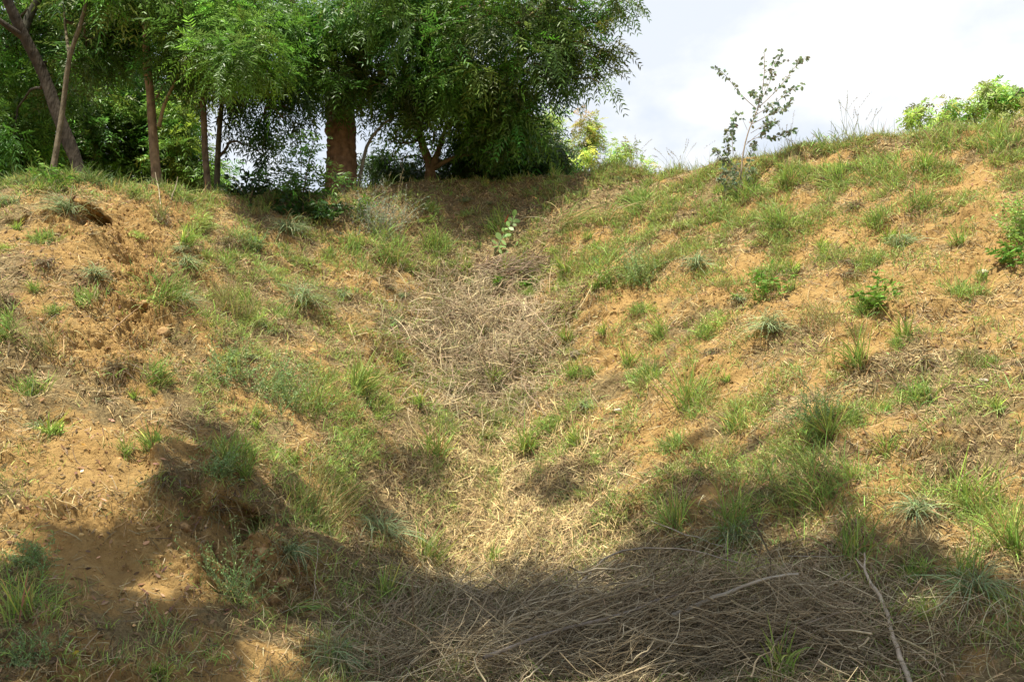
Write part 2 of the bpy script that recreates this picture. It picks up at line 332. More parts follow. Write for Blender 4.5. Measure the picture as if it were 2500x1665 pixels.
# ------------------------------------------------------------------ trees
LP = (0.15, 1.0, 0.8, 0.0)
def jit(c, n, a=0.25, b=0.12):
    c = np.asarray(c, float); v = np.exp(rng.standard_normal((n, 1)) * a); h = 1 + rng.standard_normal((n, 3)) * b
    return np.clip(c * v * h, 0.004, 0.9)
def sprays(mb, P, d, L, col, pairs=6, leaf=(0.075, 0.02), droop=0.25):
    """pinnate leaves: P bases, d directions, L lengths"""
    n = len(P); nl = pairs * 2
    side = unit(np.cross(d, np.array([0, 0, 1.0]) + 0.5 * rng.standard_normal((n, 3)))); up = np.cross(side, d)
    t = np.repeat(np.linspace(0.12, 1.0, pairs), 2); sg = np.tile([1.0, -1.0], pairs)
    dp = np.array([0, 0, -1.0]) * droop
    base = P[:, None] + d[:, None] * (L[:, None] * t)[..., None] + dp * (L[:, None] * t ** 2)[..., None]
    ld = unit(d[:, None] * 0.55 + side[:, None] * (sg * 0.9)[None, :, None] + up[:, None] * -0.12 + 0.16 * rng.standard_normal((n, nl, 3)))
    sv = unit(np.cross(ld, up[:, None] + 0.35 * rng.standard_normal((n, nl, 3))))
    ls = (1.05 - 0.45 * np.abs(t - 0.4))[None] * np.exp(0.15 * rng.standard_normal((n, nl))) * (L / np.mean(L))[:, None]
    cc = np.repeat(np.asarray(col)[:, None], nl, 1) * np.exp(0.12 * rng.standard_normal((n, nl, 1)))
    bv = (d[:, None] * 0.018 + np.array([0, 0, -0.016])) * (ls * leaf[0] / 0.075)[..., None]
    ribbon(mb, base.reshape(-1, 3), ld.reshape(-1, 3), sv.reshape(-1, 3), (leaf[0] * ls).ravel(), np.full(n * nl, leaf[1]) * np.exp(0.15 * rng.standard_normal(n * nl)), LP, bv.reshape(-1, 3), cc.reshape(-1, 3))
def simple_leaves(mb, P, d, L, Wd, col, prof=(0.1, 0.85, 1.0, 0.7, 0.0), cup=0.15):
    n = len(P); sv = perp(d); nv = np.cross(sv, d)
    ribbon(mb, P, d, sv, L, Wd, prof, nv * (L * cup * rng.uniform(-0.3, 1.2, n))[:, None] + np.array([0, 0, -0.15]) * L[:, None], col)
def chain_px(pts, n=14):
    return smooth_chain([at(a, b, c) for a, b, c in pts], n)
def crown_points(blobs, back=0.0):
    out = []
    for (bx, by, rx, ry, Y, dY, n) in blobs:
        Y = Y + back
        q = rand_dir(n) * (rng.random((n, 1)) ** 0.42)
        for a in q: out.append(at(bx + a[0] * rx, by + a[1] * ry, Y + a[2] * dY))
    return np.array(out)
def make_tree(name, label, stems, blobs, col, group=None, bark=(0.16, 0.11, 0.075), per=26, rad=0.42, spray=0.36, leaf=(0.105, 0.028), pairs=6, droop=0.35, cat='tree', limb=0.035, pts=None, style='pinnate', tips=True, down=0.3, back=0.0):
    """stems: list of (points (n,3), r0, r1); blobs: where the foliage hangs"""
    root = empty(name, stems[0][0][0]); tag(root, label, cat, group)
    mb = MB()
    for P, r0, r1 in stems:
        K = len(P); rr = np.linspace(r0, r1, K) * (1 + 0.04 * rng.standard_normal(K) * (r0 > 0.08)); rr[0] *= 1.25
        tubes(mb, P[None], rr[None], jit(bark, 1, 0.05, 0.03), 30 if r0 > 0.2 else 14 if r0 > 0.06 else 7, 0.07)
    mb.build('trunk', M_bark, root)
    cl = crown_points(blobs, back) if pts is None else pts
    allP = np.concatenate([P[len(P) // 4:] for P, _, _ in stems]); mb = MB()
    # limbs reach from the stems to the middle of each foliage mass, twigs from the limbs to each clump
    limbs = []
    if pts is None: cen = [at(b[0], b[1], b[4] + back) for b in blobs]
    else: cen = [cl[i] for i in rng.choice(len(cl), min(14, len(cl)), replace=False)]
    for c_ in cen:
        dd = np.linalg.norm(allP - c_, axis=1) + 0.8 * np.maximum(allP[:, 2] - c_[2], 0); a = allP[np.argmin(dd)]
        mid = (a + c_) / 2 + np.array([0, 0, 0.12]) * np.linalg.norm(c_ - a) + 0.1 * rng.standard_normal(3)
        Pm = smooth_chain([a, mid, c_], 9); Pm[1:-1] += 0.03 * rng.standard_normal((7, 3)); limbs.append(Pm)
        tubes(mb, Pm[None], np.linspace(limb, 0.012, 9)[None], jit(bark, 1, 0.1, 0.03), 6)
    LPt = np.concatenate([l[2:] for l in limbs] + [allP])
    tw = []
    for c_ in cl:
        dd = np.linalg.norm(LPt - c_, axis=1); a = LPt[np.argmin(dd)]
        if dd.min() > 0.1: tw.append(smooth_chain([a, (a + c_) / 2 + np.array([0, 0, 0.10 * dd.min()]) + 0.05 * rng.standard_normal(3), c_], 6))
    if tw: tubes(mb, np.array(tw), np.tile(np.linspace(0.012, 0.004, 6), (len(tw), 1)), jit(bark, len(tw), 0.2, 0.05), 4)
    mb.build('branches', M_bark, root)
    mb = MB(); n = len(cl) * per
    cc = np.repeat(cl, per, 0); o = rand_dir(n) * (rng.random((n, 1)) ** 0.5) * rad * np.repeat(rng.uniform(0.5, 1.35, (len(cl), 1)), per, 0); o[:, 2] *= 0.8
    P = cc + o; d = unit(o / rad + np.array([0, 0, -down]) + 0.5 * rng.standard_normal((n, 3)))
    ccol = np.repeat(jit(col, len(cl), 0.32, 0.16), per, 0) * np.exp(0.18 * rng.standard_normal((n, 1)))
    if style == 'pinnate': sprays(mb, P, d, spray * np.exp(0.2 * rng.standard_normal(n)), ccol, pairs, leaf, droop)
    else: simple_leaves(mb, P, d, leaf[0] * np.exp(0.2 * rng.standard_normal(n)), leaf[1] * np.exp(0.2 * rng.standard_normal(n)), ccol)
    mb.build('crown', M_leaf, root)
    return root
G_dark = (0.052, 0.103, 0.018); G_mid = (0.095, 0.185, 0.030); G_bright = (0.15, 0.275, 0.045); G_yel = (0.38, 0.48, 0.13); G_back = (0.14, 0.245, 0.038)
WOOD = 'trees on the hill crest'

# the big tree above the gully head
T = [(chain_px([(838, 520, 16.8), (833, 455, 16.8), (834, 380, 16.8), (832, 300, 16.8), (826, 235, 16.8)], 48), 0.34, 0.28),
     (chain_px([(826, 245, 16.8), (800, 205, 16.6), (765, 140, 16.2), (720, 40, 15.8), (690, -60, 15.5)], 12), 0.17, 0.09),
     (chain_px([(832, 245, 16.8), (862, 180, 16.6), (905, 110, 16.2), (950, 60, 15.8), (930, -40, 15.4), (925, -140, 15)], 14), 0.24, 0.16),
     (chain_px([(905, 110, 16.2), (1010, 60, 15.8), (1150, 20, 15.4), (1260, 60, 15.2)], 12), 0.10, 0.03),
     (chain_px([(862, 180, 16.6), (960, 230, 16.4), (1080, 190, 16), (1250, 180, 15.8)], 12), 0.10, 0.03)]
make_tree('neem_tree', 'big tree with thick brown trunk and wide drooping crown above the gully', T,
    [(990, 40, 170, 100, 15.6, 1.8, 38), (1190, 70, 190, 120, 15.4, 1.8, 50), (1330, 40, 80, 50, 15.2, 1.0, 16), (1468, 120, 20, 8, 15.0, .3, 3), (1400, 160, 30, 14, 15.1, .3, 4), (1365, 105, 40, 24, 15.2, .6, 6), (1435, 25, 34, 18, 15.1, .5, 4), (1500, 0, 34, 14, 15, .4, 3), (1470, 205, 8, 6, 15, .2, 1),
     (800, 70, 140, 70, 15.4, 1.4, 28), (700, 45, 120, 60, 15.2, 1.4, 20), (1000, 190, 150, 90, 15.8, 1.6, 34), (1170, 210, 160, 85, 15.6, 1.6, 34), (1225, 230, 50, 50, 15.4, .8, 9), (915, 180, 40, 34, 16, .8, 6), (745, 150, 60, 34, 15.8, .8, 7), (1240, 300, 50, 30, 15.6, .8, 6), (1220, 320, 100, 60, 16, 1, 18),
     (860, 40, 120, 70, 15, 1.2, 18), (832, 190, 60, 30, 15.2, .4, 8), (880, 222, 26, 22, 15.3, .3, 3), (780, 215, 26, 24, 15.3, .3, 3), (1100, -60, 350, 70, 15.2, 2, 40), (1250, 140, 200, 110, 15.0, 1.0, 14), (1345, 200, 18, 10, 15, .3, 2), (1215, 265, 50, 36, 15.4, .6, 6)],
    G_mid, WOOD, bark=(0.23, 0.145, 0.085), per=27, rad=0.42, back=0.6, down=0.6)
# small trees under its right side
make_tree('small_tree', 'small bright green tree with a forked stem standing under the big crown', [
    (chain_px([(1050, 500, 17.2), (1051, 440, 17.2), (1048, 400, 17.2), (1032, 355, 17.1), (1020, 300, 17)], 12), 0.15, 0.06),
    (chain_px([(1050, 420, 17.2), (1068, 375, 17.1), (1085, 320, 17)], 8), 0.09, 0.04), (chain_px([(1052, 415, 17.2), (1110, 385, 17), (1180, 375, 16.8)], 8), 0.06, 0.02)],
    [(1010, 290, 100, 50, 16.6, 1, 22), (1120, 270, 90, 50, 16.6, 1, 18), (1060, 350, 110, 30, 16.8, 1, 14), (960, 340, 70, 40, 17, .8, 10), (1190, 310, 50, 30, 16.6, .6, 6)], G_bright, WOOD, per=30, rad=0.36, style='simple', leaf=(0.085, 0.035))
make_tree('dark_tree', 'dense dark drooping tree just behind the crest by the light green saplings', [
    (chain_px([(1290, 520, 18.4), (1285, 430, 18.4), (1270, 340, 18.3), (1250, 240, 18.2)], 12), 0.12, 0.05), (chain_px([(1284, 430, 18.4), (1200, 400, 18.2), (1110, 395, 18)], 8), 0.05, 0.02)],
    [(1220, 370, 120, 50, 18.2, 1, 34), (1290, 365, 60, 45, 18.2, 1, 18), (1280, 410, 130, 26, 18.6, .8, 26), (1130, 415, 110, 22, 18.8, .8, 14), (1365, 372, 28, 10, 18, .4, 3), (1350, 395, 30, 8, 18, .4, 2), (1205, 300, 90, 36, 18.2, 1, 14), (990, 420, 90, 22, 18.6, .8, 10), (940, 400, 60, 25, 18.4, .5, 6)], G_dark, WOOD, per=34, rad=0.42, down=0.9)
make_tree('leaning_sapling', 'thin grey sapling arching up beside the thick brown trunk', [
    (chain_px([(868, 490, 16.2), (880, 430, 16.2), (897, 355, 16.1), (935, 305, 16), (985, 272, 15.9), (1030, 250, 15.8)], 14), 0.045, 0.015)],
    [(1010, 255, 40, 18, 15.9, .4, 4), (955, 280, 30, 15, 15.9, .3, 2)], G_mid, WOOD, bark=(0.15, 0.13, 0.11), per=22, rad=0.3)
# the row at the top of the left bank
make_tree('leaning_tree', 'dark thick trunk leaning out over the top of the earth bank, forked near its top', [
    (chain_px([(205, 470, 14.6), (188, 400, 14.6), (140, 275, 14.5), (105, 180, 14.4), (62, 95, 14.2), (22, 10, 14), (-10, -70, 13.8)], 18), 0.125, 0.08),
    (chain_px([(55, 85, 14.2), (72, 40, 14.3), (98, -15, 14.3), (110, -90, 14.3)], 8), 0.08, 0.05), (chain_px([(60, 92, 14.2), (25, 70, 14), (-30, 30, 13.8)], 6), 0.07, 0.04)],
    [(150, 60, 120, 90, 16.4, 1.0, 24), (30, 130, 70, 80, 16.4, .8, 10), (60, -40, 160, 60, 15.4, 1.2, 20), (40, 40, 60, 50, 16.4, .8, 8), (130, 210, 60, 40, 16.2, .8, 8), (20, 300, 60, 60, 16.2, .8, 10)],
    G_mid, WOOD, bark=(0.048, 0.04, 0.03), per=30, rad=0.42)  # bark colour darkened to stand for the shadow on this trunk
make_tree('slim_tree', 'slim pale stem crossing in front of the dark leaning trunk', [
    (chain_px([(122, 470, 13.6), (130, 410, 13.6), (142, 340, 13.6), (155, 250, 13.6), (170, 140, 13.5), (200, 50, 13.4), (222, -50, 13.3)], 16), 0.06, 0.03),
    (chain_px([(170, 140, 13.5), (160, 70, 13.6), (152, -30, 13.6)], 6), 0.03, 0.015)],
    [(260, 50, 100, 80, 15.6, .8, 22), (215, 140, 50, 45, 15.2, .6, 8), (260, -30, 120, 50, 13.6, 1, 14)], G_mid, WOOD, bark=(0.15, 0.12, 0.08), per=28, rad=0.4)
make_tree('snapped_tree', 'tall split trunk with pale broken wood and a thin side branch low down', [
    (chain_px([(385, 520, 14.8), (382, 440, 14.8), (374, 340, 14.8), (368, 240, 14.8), (358, 150, 14.7), (356, 60, 14.6), (350, -50, 14.5)], 18), 0.095, 0.06),
    (chain_px([(388, 310, 14.7), (400, 260, 14.6), (425, 205, 14.5), (448, 150, 14.4), (470, 60, 14.3)], 10), 0.035, 0.02), (chain_px([(356, 40, 14.6), (325, 22, 14.5), (290, 0, 14.3), (270, -40, 14.2)], 8), 0.045, 0.03), (chain_px([(382, 240, 14.7), (395, 215, 14.7), (402, 205, 14.7)], 5), 0.02, 0.012)],
    [(400, 40, 130, 70, 15.8, .8, 28), (480, 110, 100, 60, 14.2, .8, 16), (350, -50, 150, 50, 14.4, 1.2, 16), (440, 160, 50, 30, 15.0, .6, 7), (300, 110, 60, 50, 16, .8, 10), (330, 40, 60, 40, 15.8, .6, 8)], G_mid, WOOD, bark=(0.23, 0.165, 0.10), per=30, rad=0.42)
make_tree('feathery_tree', 'slender brown stemmed tree with bright feathery leaves over the bank top', [
    (chain_px([(512, 520, 15.0), (506, 440, 15), (500, 360, 15), (497, 270, 15), (490, 190, 14.9), (482, 90, 14.8), (480, 0, 14.7)], 16), 0.07, 0.04)],
    [(560, 130, 90, 60, 13.8, 1, 26), (600, 60, 90, 60, 14.2, 1, 22), (520, 40, 90, 70, 14.4, 1, 20), (560, 158, 50, 14, 13.7, .6, 7), (640, 150, 60, 40, 14.2, .8, 10), (560, -40, 140, 40, 14.4, 1, 14)], G_bright, WOOD, bark=(0.14, 0.10, 0.065), per=34, rad=0.36, spray=0.34, leaf=(0.085, 0.02), pairs=7)
make_tree('weeping_tree', 'slender dark stem with long hanging twigs against the sky beside the thick trunk', [
    (chain_px([(530, 520, 15.6), (530, 440, 15.6), (534, 340, 15.6), (541, 260, 15.6), (545, 190, 15.5), (560, 80, 15.4)], 14), 0.065, 0.035),
    (chain_px([(540, 250, 15.6), (575, 235, 15.4), (610, 215, 15.2), (650, 240, 15), (690, 290, 15)], 9), 0.04, 0.012), (chain_px([(541, 225, 15.6), (520, 215, 15.7), (505, 230, 15.8)], 6), 0.03, 0.01)],
    [(620, 210, 80, 30, 15.4, .8, 12), (690, 200, 60, 35, 15.6, .8, 10), (652, 300, 28, 50, 15.5, .5, 8), (640, 365, 34, 34, 15.4, .5, 5), (712, 270, 22, 40, 15.4, .5, 5), (745, 225, 40, 22, 15.6, .6, 5), (575, 245, 24, 40, 15.7, .5, 4), (560, 320, 16, 40, 16, .5, 2)],
    G_dark, WOOD, bark=(0.10, 0.08, 0.06), per=9, rad=0.27, down=1.2)
# taller trees farther back on the left: leafy wall behind the stems
BACK = 'background trees behind the left bank'
for nm, lb, bx, Y, cl_, bl in [
    ('background_tree', 'leafy dark green tree filling the gap behind the crossing stems', 120, 19, G_back, [(60, 240, 110, 100, 19, 1.2, 34), (190, 250, 110, 110, 19, 1.2, 36), (60, 370, 120, 60, 19, 1.2, 28), (200, 380, 100, 60, 19, 1, 24), (20, 100, 90, 90, 20, 1, 18), (160, 420, 160, 40, 19.5, 1, 22)]),
    ('background_tree', 'leafy tree with darker crown behind the split trunk', 330, 20, G_mid, [(300, 190, 110, 110, 20, 1.2, 40), (330, 310, 100, 90, 20, 1.2, 36), (300, 410, 120, 50, 20, 1.2, 30), (240, 110, 90, 70, 20.5, 1, 20), (420, 380, 60, 70, 20, 1, 18), (400, 260, 50, 60, 20, 1, 12)]),
    ('background_tree', 'yellowish green low crown at the far left edge of the bank', -60, 17, G_bright, [(-40, 330, 90, 90, 17, 1, 26), (40, 330, 60, 50, 17, .8, 12), (60, 400, 90, 30, 17, .8, 14), (-60, 150, 80, 120, 18, 1.2, 30)]),
    ('background_tree', 'loose bushy tree low between the slender stems and the shiny shrub', 455, 19, G_back, [(450, 400, 60, 60, 19, 1, 18), (515, 430, 45, 30, 19, .8, 7), (430, 300, 40, 60, 19, .8, 9), (460, 230, 45, 40, 19, .8, 6)])]:
    make_tree(nm, lb, [(chain_px([(bx, 520, Y), (bx + 4, 400, Y), (bx - 6, 280, Y), (bx + 8, 150, Y), (bx, 20, Y)], 12), 0.11, 0.04)], bl, cl_, BACK, bark=(0.09, 0.065, 0.05), per=34, rad=0.50, spray=0.36, leaf=(0.10, 0.03), pairs=6)
# light green saplings beyond the crest
for nm, lb, st, bl in [
    ('young_tree', 'tall yellow green sapling behind the crest at the edge of the big crown', [(1428, 560, 21.0), (1430, 400, 21.0), (1440, 340, 21.0), (1438, 290, 21.0)], [(1435, 300, 22, 24, 21.0, .3, 6), (1445, 340, 26, 26, 21.0, .3, 8), (1430, 375, 24, 30, 21.0, .3, 7), (1415, 350, 21.5, 16, 21.0, .3, 2)]),
    ('young_tree', 'short yellow green sapling with a tilted tuft of leaves behind the crest', [(1490, 560, 21.0), (1492, 420, 21.0), (1500, 385, 21.0), (1520, 358, 21.0)], [(1520, 360, 21.0, 14, 21.0, .3, 4), (1505, 385, 16, 14, 21.0, .3, 3), (1478, 400, 22, 16, 21.0, .3, 4)]),
    ('young_tree', 'pale green sapling half hidden behind the dark drooping tree', [(1370, 560, 21.5), (1365, 400, 21.5), (1350, 330, 21.5), (1330, 285, 21.5)], [(1335, 295, 28, 21.5, 20, .3, 7), (1375, 380, 30, 40, 21.5, .4, 9), (1350, 350, 30, 30, 21.5, .4, 6)]),
    ('young_tree', 'lowest light green seedling on the crest beside thin grass', [(1570, 560, 21.0), (1572, 425, 21.0), (1576, 405, 21.0)], [(1575, 412, 22, 14, 21.0, .3, 4)])]:
    make_tree(nm, lb, [(chain_px(st, 8), 0.03, 0.012)], bl, G_yel, 'light green saplings beyond the crest', per=20, rad=0.22, bark=(0.2, 0.16, 0.1), limb=0.012, spray=0.24, leaf=(0.085, 0.024), pairs=5)
# shrubs along the right part of the crest
for lb, st, bl in [
    ('small flat topped shrub on the right crest, farthest from the picture edge', [(2245, 345, 14), (2246, 315, 14), (2240, 285, 14)], [(2228, 285, 18, 12, 14, .25, 5), (2252, 270, 16, 14, 14, .25, 5)]),
    ('double tufted shrub on the right crest with a feathery grass plume above it', [(2290, 345, 14), (2300, 300, 14), (2315, 260, 14)], [(2320, 258, 28, 12, 14, .3, 7), (2300, 290, 22, 12, 14, .3, 5), (2330, 305, 22, 16, 14, .3, 5), (2270, 315, 20, 12, 14, .3, 4), (2280, 325, 20, 10, 14, .3, 3)]),
    ('grey green low shrub on the right crest beside the tallest one', [(2385, 320, 14), (2380, 290, 14), (2375, 275, 14)], [(2370, 285, 20, 14, 14, .25, 6), (2388, 265, 14, 10, 14, .25, 4)]),
    ('tallest leafy shrub on the right crest with spreading green top', [(2440, 320, 13.6), (2436, 270, 13.6), (2430, 230, 13.6)], [(2425, 215, 36, 12, 13.6, .3, 10), (2415, 245, 32, 16, 13.6, .3, 9), (2450, 255, 34, 18, 13.6, .3, 11), (2440, 285, 40, 16, 13.6, .3, 9), (2465, 220, 18, 10, 13.6, .3, 3)]),
    ('leafy shrub cut off by the picture edge on the right crest', [(2510, 310, 13.4), (2506, 270, 13.4), (2500, 240, 13.4)], [(2500, 235, 26, 18, 13.4, .3, 8), (2510, 270, 30, 24, 13.4, .3, 8), (2480, 300, 30, 14, 13.4, .3, 6)])]:
    make_tree('crest_shrub', lb, [(chain_px(st, 8), 0.025, 0.01)], bl, (0.36, 0.50, 0.12), 'green shrubs on the right crest', per=11, rad=0.10, cat='shrub', limb=0.012, spray=0.15, leaf=(0.065, 0.024), pairs=4, bark=(0.16, 0.13, 0.09))
# tree behind the viewpoint, its boughs spread overhead: what shades the foot of the slope
poly = np.array([(-60, 1410), (80, 1375), (180, 1335), (260, 1310), (340, 1325), (395, 1280), (400, 1190), (425, 1090), (480, 1045), (560, 1040), (600, 1090), (565, 1140), (610, 1210), (680, 1280), (760, 1345), (850, 1360), (930, 1345), (1000, 1380), (1040, 1430),
    (1150, 1450), (1300, 1435), (1450, 1395), (1560, 1365), (1540, 1300), (1600, 1240), (1660, 1190), (1720, 1140), (1790, 1120), (1850, 1190), (1920, 1215), (2010, 1190), (2080, 1240), (2180, 1330), (2330, 1400), (2540, 1490), (2540, 1700), (-60, 1700)], float)
def inpoly(x, y, p):
    c = False; n = len(p)
    for i in range(n):
        x1, y1 = p[i]; x2, y2 = p[i - 1]
        if (y1 > y) != (y2 > y) and x < (x2 - x1) * (y - y1) / (y2 - y1) + x1: c = not c
    return c
sunny = [(460, 1430, 165, 90), (655, 1600, 130, 95), (1960, 1290, 130, 70), (2265, 1500, 120, 65), (1500, 1445, 90, 40), (340, 1330, 60, 28), (1080, 1640, 60, 26), (2360, 1600, 70, 30), (1000, 1500, 60, 26), (2120, 1230, 70, 40), (700, 1250, 60, 22), (1720, 1240, 45, 26)]
extra = [(920, 1275, 60, 35), (720, 1235, 50, 25), (1395, 1190, 75, 32), (1320, 1175, 40, 20), (1690, 1120, 60, 36), (2000, 1055, 55, 26), (1890, 1060, 60, 22), (1010, 1150, 60, 25), (1250, 1400, 100, 20)]
tg = []
while len(tg) < 1800:
    a, b = rng.uniform(-60, 2540), rng.uniform(1030, 1700)
    okp = inpoly(a, b, poly) and not any(((a - h[0]) / h[2]) ** 2 + ((b - h[1]) / h[3]) ** 2 < 1 for h in sunny)
    okp = okp or any(((a - h[0]) / h[2]) ** 2 + ((b - h[1]) / h[3]) ** 2 < 1 and rng.random() < 0.6 for h in extra)
    if okp and a < 720 and b < 1480 and rng.random() < 0.40: okp = False
    if okp and 1540 < a < 2250 and b < 1330 and rng.random() < 0.45: okp = False
    if okp and rng.random() < 0.35 + 0.65 * ((b - 900) / 700 < 1) * 1600 / (b + 300):
        P_, _n = hit(a, b)
        if P_ is None: continue
        tg.append(P_ + SUN * rng.uniform(9.5, 13.0))
tg = np.array(tg)
# boughs carry on past the shaded ground, behind the viewpoint
ex = np.stack([rng.uniform(-8, 6, 260), rng.uniform(-6, 2.0, 260), rng.uniform(10, 14, 260)], 1)
tg = np.concatenate([tg, ex])
make_tree('shade_tree', 'spreading tree behind the viewpoint whose boughs shade the foot of the slope', [
    (smooth_chain([(-4.5, -3.2, -0.1), (-4.4, -3.1, 2.5), (-4.0, -2.8, 5), (-3.4, -2.2, 8)], 14), 0.42, 0.26),
    (smooth_chain([(-3.4, -2.2, 8), (-2.6, -0.5, 10), (-1.8, 1.5, 11.6), (-1.2, 3.5, 12.5)], 12), 0.2, 0.06),
    (smooth_chain([(-3.4, -2.2, 8), (-1, -1.5, 10), (1.5, 0.5, 11.5), (3, 2, 12)], 12), 0.18, 0.05), (smooth_chain([(-3.4, -2.2, 8), (-5, -1, 10.5), (-6, 1.5, 12)], 10), 0.16, 0.05)],
    [], G_mid, None, per=5, rad=0.12, spray=0.21, leaf=(0.085, 0.03), pairs=5, pts=tg)
# ------------------------------------------------------------------ grass, weeds, straw
DOWN = np.array([0, 0, -1.0]); UPW = np.array([0, 0, 1.0])
GP = (0.9, 1.0, 0.75, 0.0); GP5 = (0.8, 1.0, 0.9, 0.6, 0.0)
K_blue = (0.30, 0.38, 0.19); K_green = (0.23, 0.34, 0.085); K_lime = (0.36, 0.45, 0.11); K_dry = (0.42, 0.32, 0.15); K_brown = (0.16, 0.11, 0.058); K_olive = (0.28, 0.29, 0.10); K_grey = (0.30, 0.255, 0.15); K_weed = (0.25, 0.34, 0.13)
def blades(mb, P, lean, L, W, col, droop, prof=GP5, tip=None, nrm=None):
    n = len(P); d = unit(lean); sv = unit(np.cross(d, rand_dir(n) + 1e-3))
    out_ = d.copy(); out_[:, 2] = 0
    bend = (DOWN * 1.0 + 0.35 * out_ + 0.12 * rng.standard_normal((n, 3))) * (L * droop)[:, None]
    ribbon(mb, P, d, sv, L, W, prof, bend, col, tip)
def clump(mb, c, nrm, kind, w_, h_, near):
    """one plant growing at c: w_ wide, h_ tall (metres); near = metres from the viewpoint, for the fineness of its blades"""
    base_up = unit(UPW * 1.0 + nrm * 0.45); bw = 0.0036 + 0.00040 * near
    def disk(n, r):
        q = rng.standard_normal((n, 2)) * r * 0.5; t1 = unit(np.cross(nrm, [0, 1, 0.3])); t2 = np.cross(nrm, t1)
        return c + q[:, :1] * t1 + q[:, 1:] * t2 - nrm * 0.01
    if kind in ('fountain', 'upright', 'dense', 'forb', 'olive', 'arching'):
        m = 70; P = disk(m, w_ * 0.5); cs = jit(K_brown, m, 0.4); a_ = rng.random(m) < 0.5; cs[a_] = jit(K_dry, a_.sum(), 0.3)  # dead thatch at the foot; its dark blades also stand in for shade there
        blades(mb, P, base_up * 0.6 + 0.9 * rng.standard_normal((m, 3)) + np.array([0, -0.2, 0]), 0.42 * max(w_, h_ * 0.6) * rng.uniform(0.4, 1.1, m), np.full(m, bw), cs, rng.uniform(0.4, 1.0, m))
    if kind == 'fountain':               # fine blue-green blades falling outward and down the slope
        n = 210; P = disk(n, w_ * 0.16); lean = base_up + 0.62 * rng.standard_normal((n, 3)) * [1, 1, 0.4] + np.array([0, -0.25, 0])
        L_ = max(w_ * 0.62, h_ * 0.85) * rng.uniform(0.55, 1.15, n)
        col = jit(K_blue, n, 0.22, 0.06); dr = rng.random(n) < 0.22; col[dr] = jit(K_dry, dr.sum())
        blades(mb, P, lean, L_, bw * rng.uniform(0.7, 1.3, n), col, rng.uniform(0.45, 1.0, n))
    elif kind == 'upright':
        n = int(60 + 30 * min(w_ / 0.4, 2)); P = disk(n, w_ * 0.30); lean = base_up + 0.32 * rng.standard_normal((n, 3)) * [1, 1, 0.4]
        L_ = h_ * rng.uniform(0.45, 1.15, n); col = jit(K_green, n, 0.22, 0.09); yl = rng.random(n) < 0.25; col[yl] = jit(K_lime, yl.sum())
        dr = rng.random(n) < 0.15; col[dr] = jit(K_dry, dr.sum()); L_[dr] *= 0.7
        blades(mb, P, lean, L_, bw * 1.35 * rng.uniform(0.7, 1.3, n), col, rng.uniform(0.05, 0.65, n), tip=col * np.array([1.25, 1.1, 0.9]))
        m = 40; P = disk(m, w_ * 0.45); blades(mb, P, base_up + 0.9 * rng.standard_normal((m, 3)), 0.35 * h_ * rng.uniform(0.5, 1.2, m), np.full(m, bw), jit(K_dry, m), rng.uniform(0.3, 0.8, m))
    elif kind == 'dense':
        n = 230; P = disk(n, w_ * 0.48); lean = base_up + 0.42 * rng.standard_normal((n, 3)) * [1, 1, 0.5]
        L_ = h_ * rng.uniform(0.4, 1.1, n); col = jit(K_green, n, 0.28, 0.10); yl = rng.random(n) < 0.35; col[yl] = jit(K_lime, yl.sum(), 0.2); dr = rng.random(n) < 0.13; col[dr] = jit(K_dry, dr.sum())
        blades(mb, P, lean, L_, bw * 1.1 * rng.uniform(0.7, 1.3, n), col, rng.uniform(0.1, 0.7, n))
    elif kind == 'lime':
        n = 260; P = disk(n, w_ * 0.5); lean = base_up + 0.7 * rng.standard_normal((n, 3)) * [1, 1, 0.4]
        blades(mb, P, lean, h_ * rng.uniform(0.4, 1.1, n), bw * rng.uniform(0.8, 1.4, n), jit(K_lime, n, 0.25, 0.08), rng.uniform(0.2, 0.7, n))
    elif kind == 'dry':                  # dead hanging tussock
        n = 200; P = disk(n, w_ * 0.34); lean = base_up * 0.7 + 0.7 * rng.standard_normal((n, 3)) * [1, 1, 0.5] + np.array([0, -0.3, 0])
        col = jit(K_brown, n, 0.4, 0.06); a = rng.random(n) < 0.4; col[a] = jit(K_grey, a.sum(), 0.3)
        g_ = rng.random(n) < 0.10; col[g_] = jit(K_olive, g_.sum())
        blades(mb, P, lean, max(w_ * 0.5, h_ * 0.8) * rng.uniform(0.4, 1.15, n), bw * rng.uniform(0.7, 1.2, n), col, rng.uniform(0.5, 1.1, n))
    elif kind == 'olive':
        n = 190; P = disk(n, w_ * 0.4); lean = base_up + 0.38 * rng.standard_normal((n, 3)) * [1, 1, 0.4]
        col = jit(K_olive, n, 0.25, 0.08); dr = rng.random(n) < 0.4; col[dr] = jit(K_dry, dr.sum(), 0.3)
        blades(mb, P, lean, h_ * rng.uniform(0.4, 1.15, n), bw * rng.uniform(0.7, 1.2, n), col, rng.uniform(0.1, 0.5, n))
    elif kind in ('weed', 'silver'):     # wiry stems set with tiny leaves
        kc = K_weed if kind == 'weed' else (0.30, 0.33, 0.24)
        n = int(34 + 34 * min(w_ / 0.5, 2)); P = disk(n, w_ * 0.42); lean = base_up + 0.55 * rng.standard_normal((n, 3)) * [1, 1, 0.35]; L_ = h_ * rng.uniform(0.5, 1.1, n); d = unit(lean)
        bend = DOWN * 0.18 * L_[:, None] + 0.12 * rng.standard_normal((n, 3)) * L_[:, None]
        ribbon(mb, P, d, perp(d), L_, np.full(n, 0.0035 + 0.0002 * near), (1, 0.9, 0.8, 0.5), bend, jit(kc, n) * 0.8)
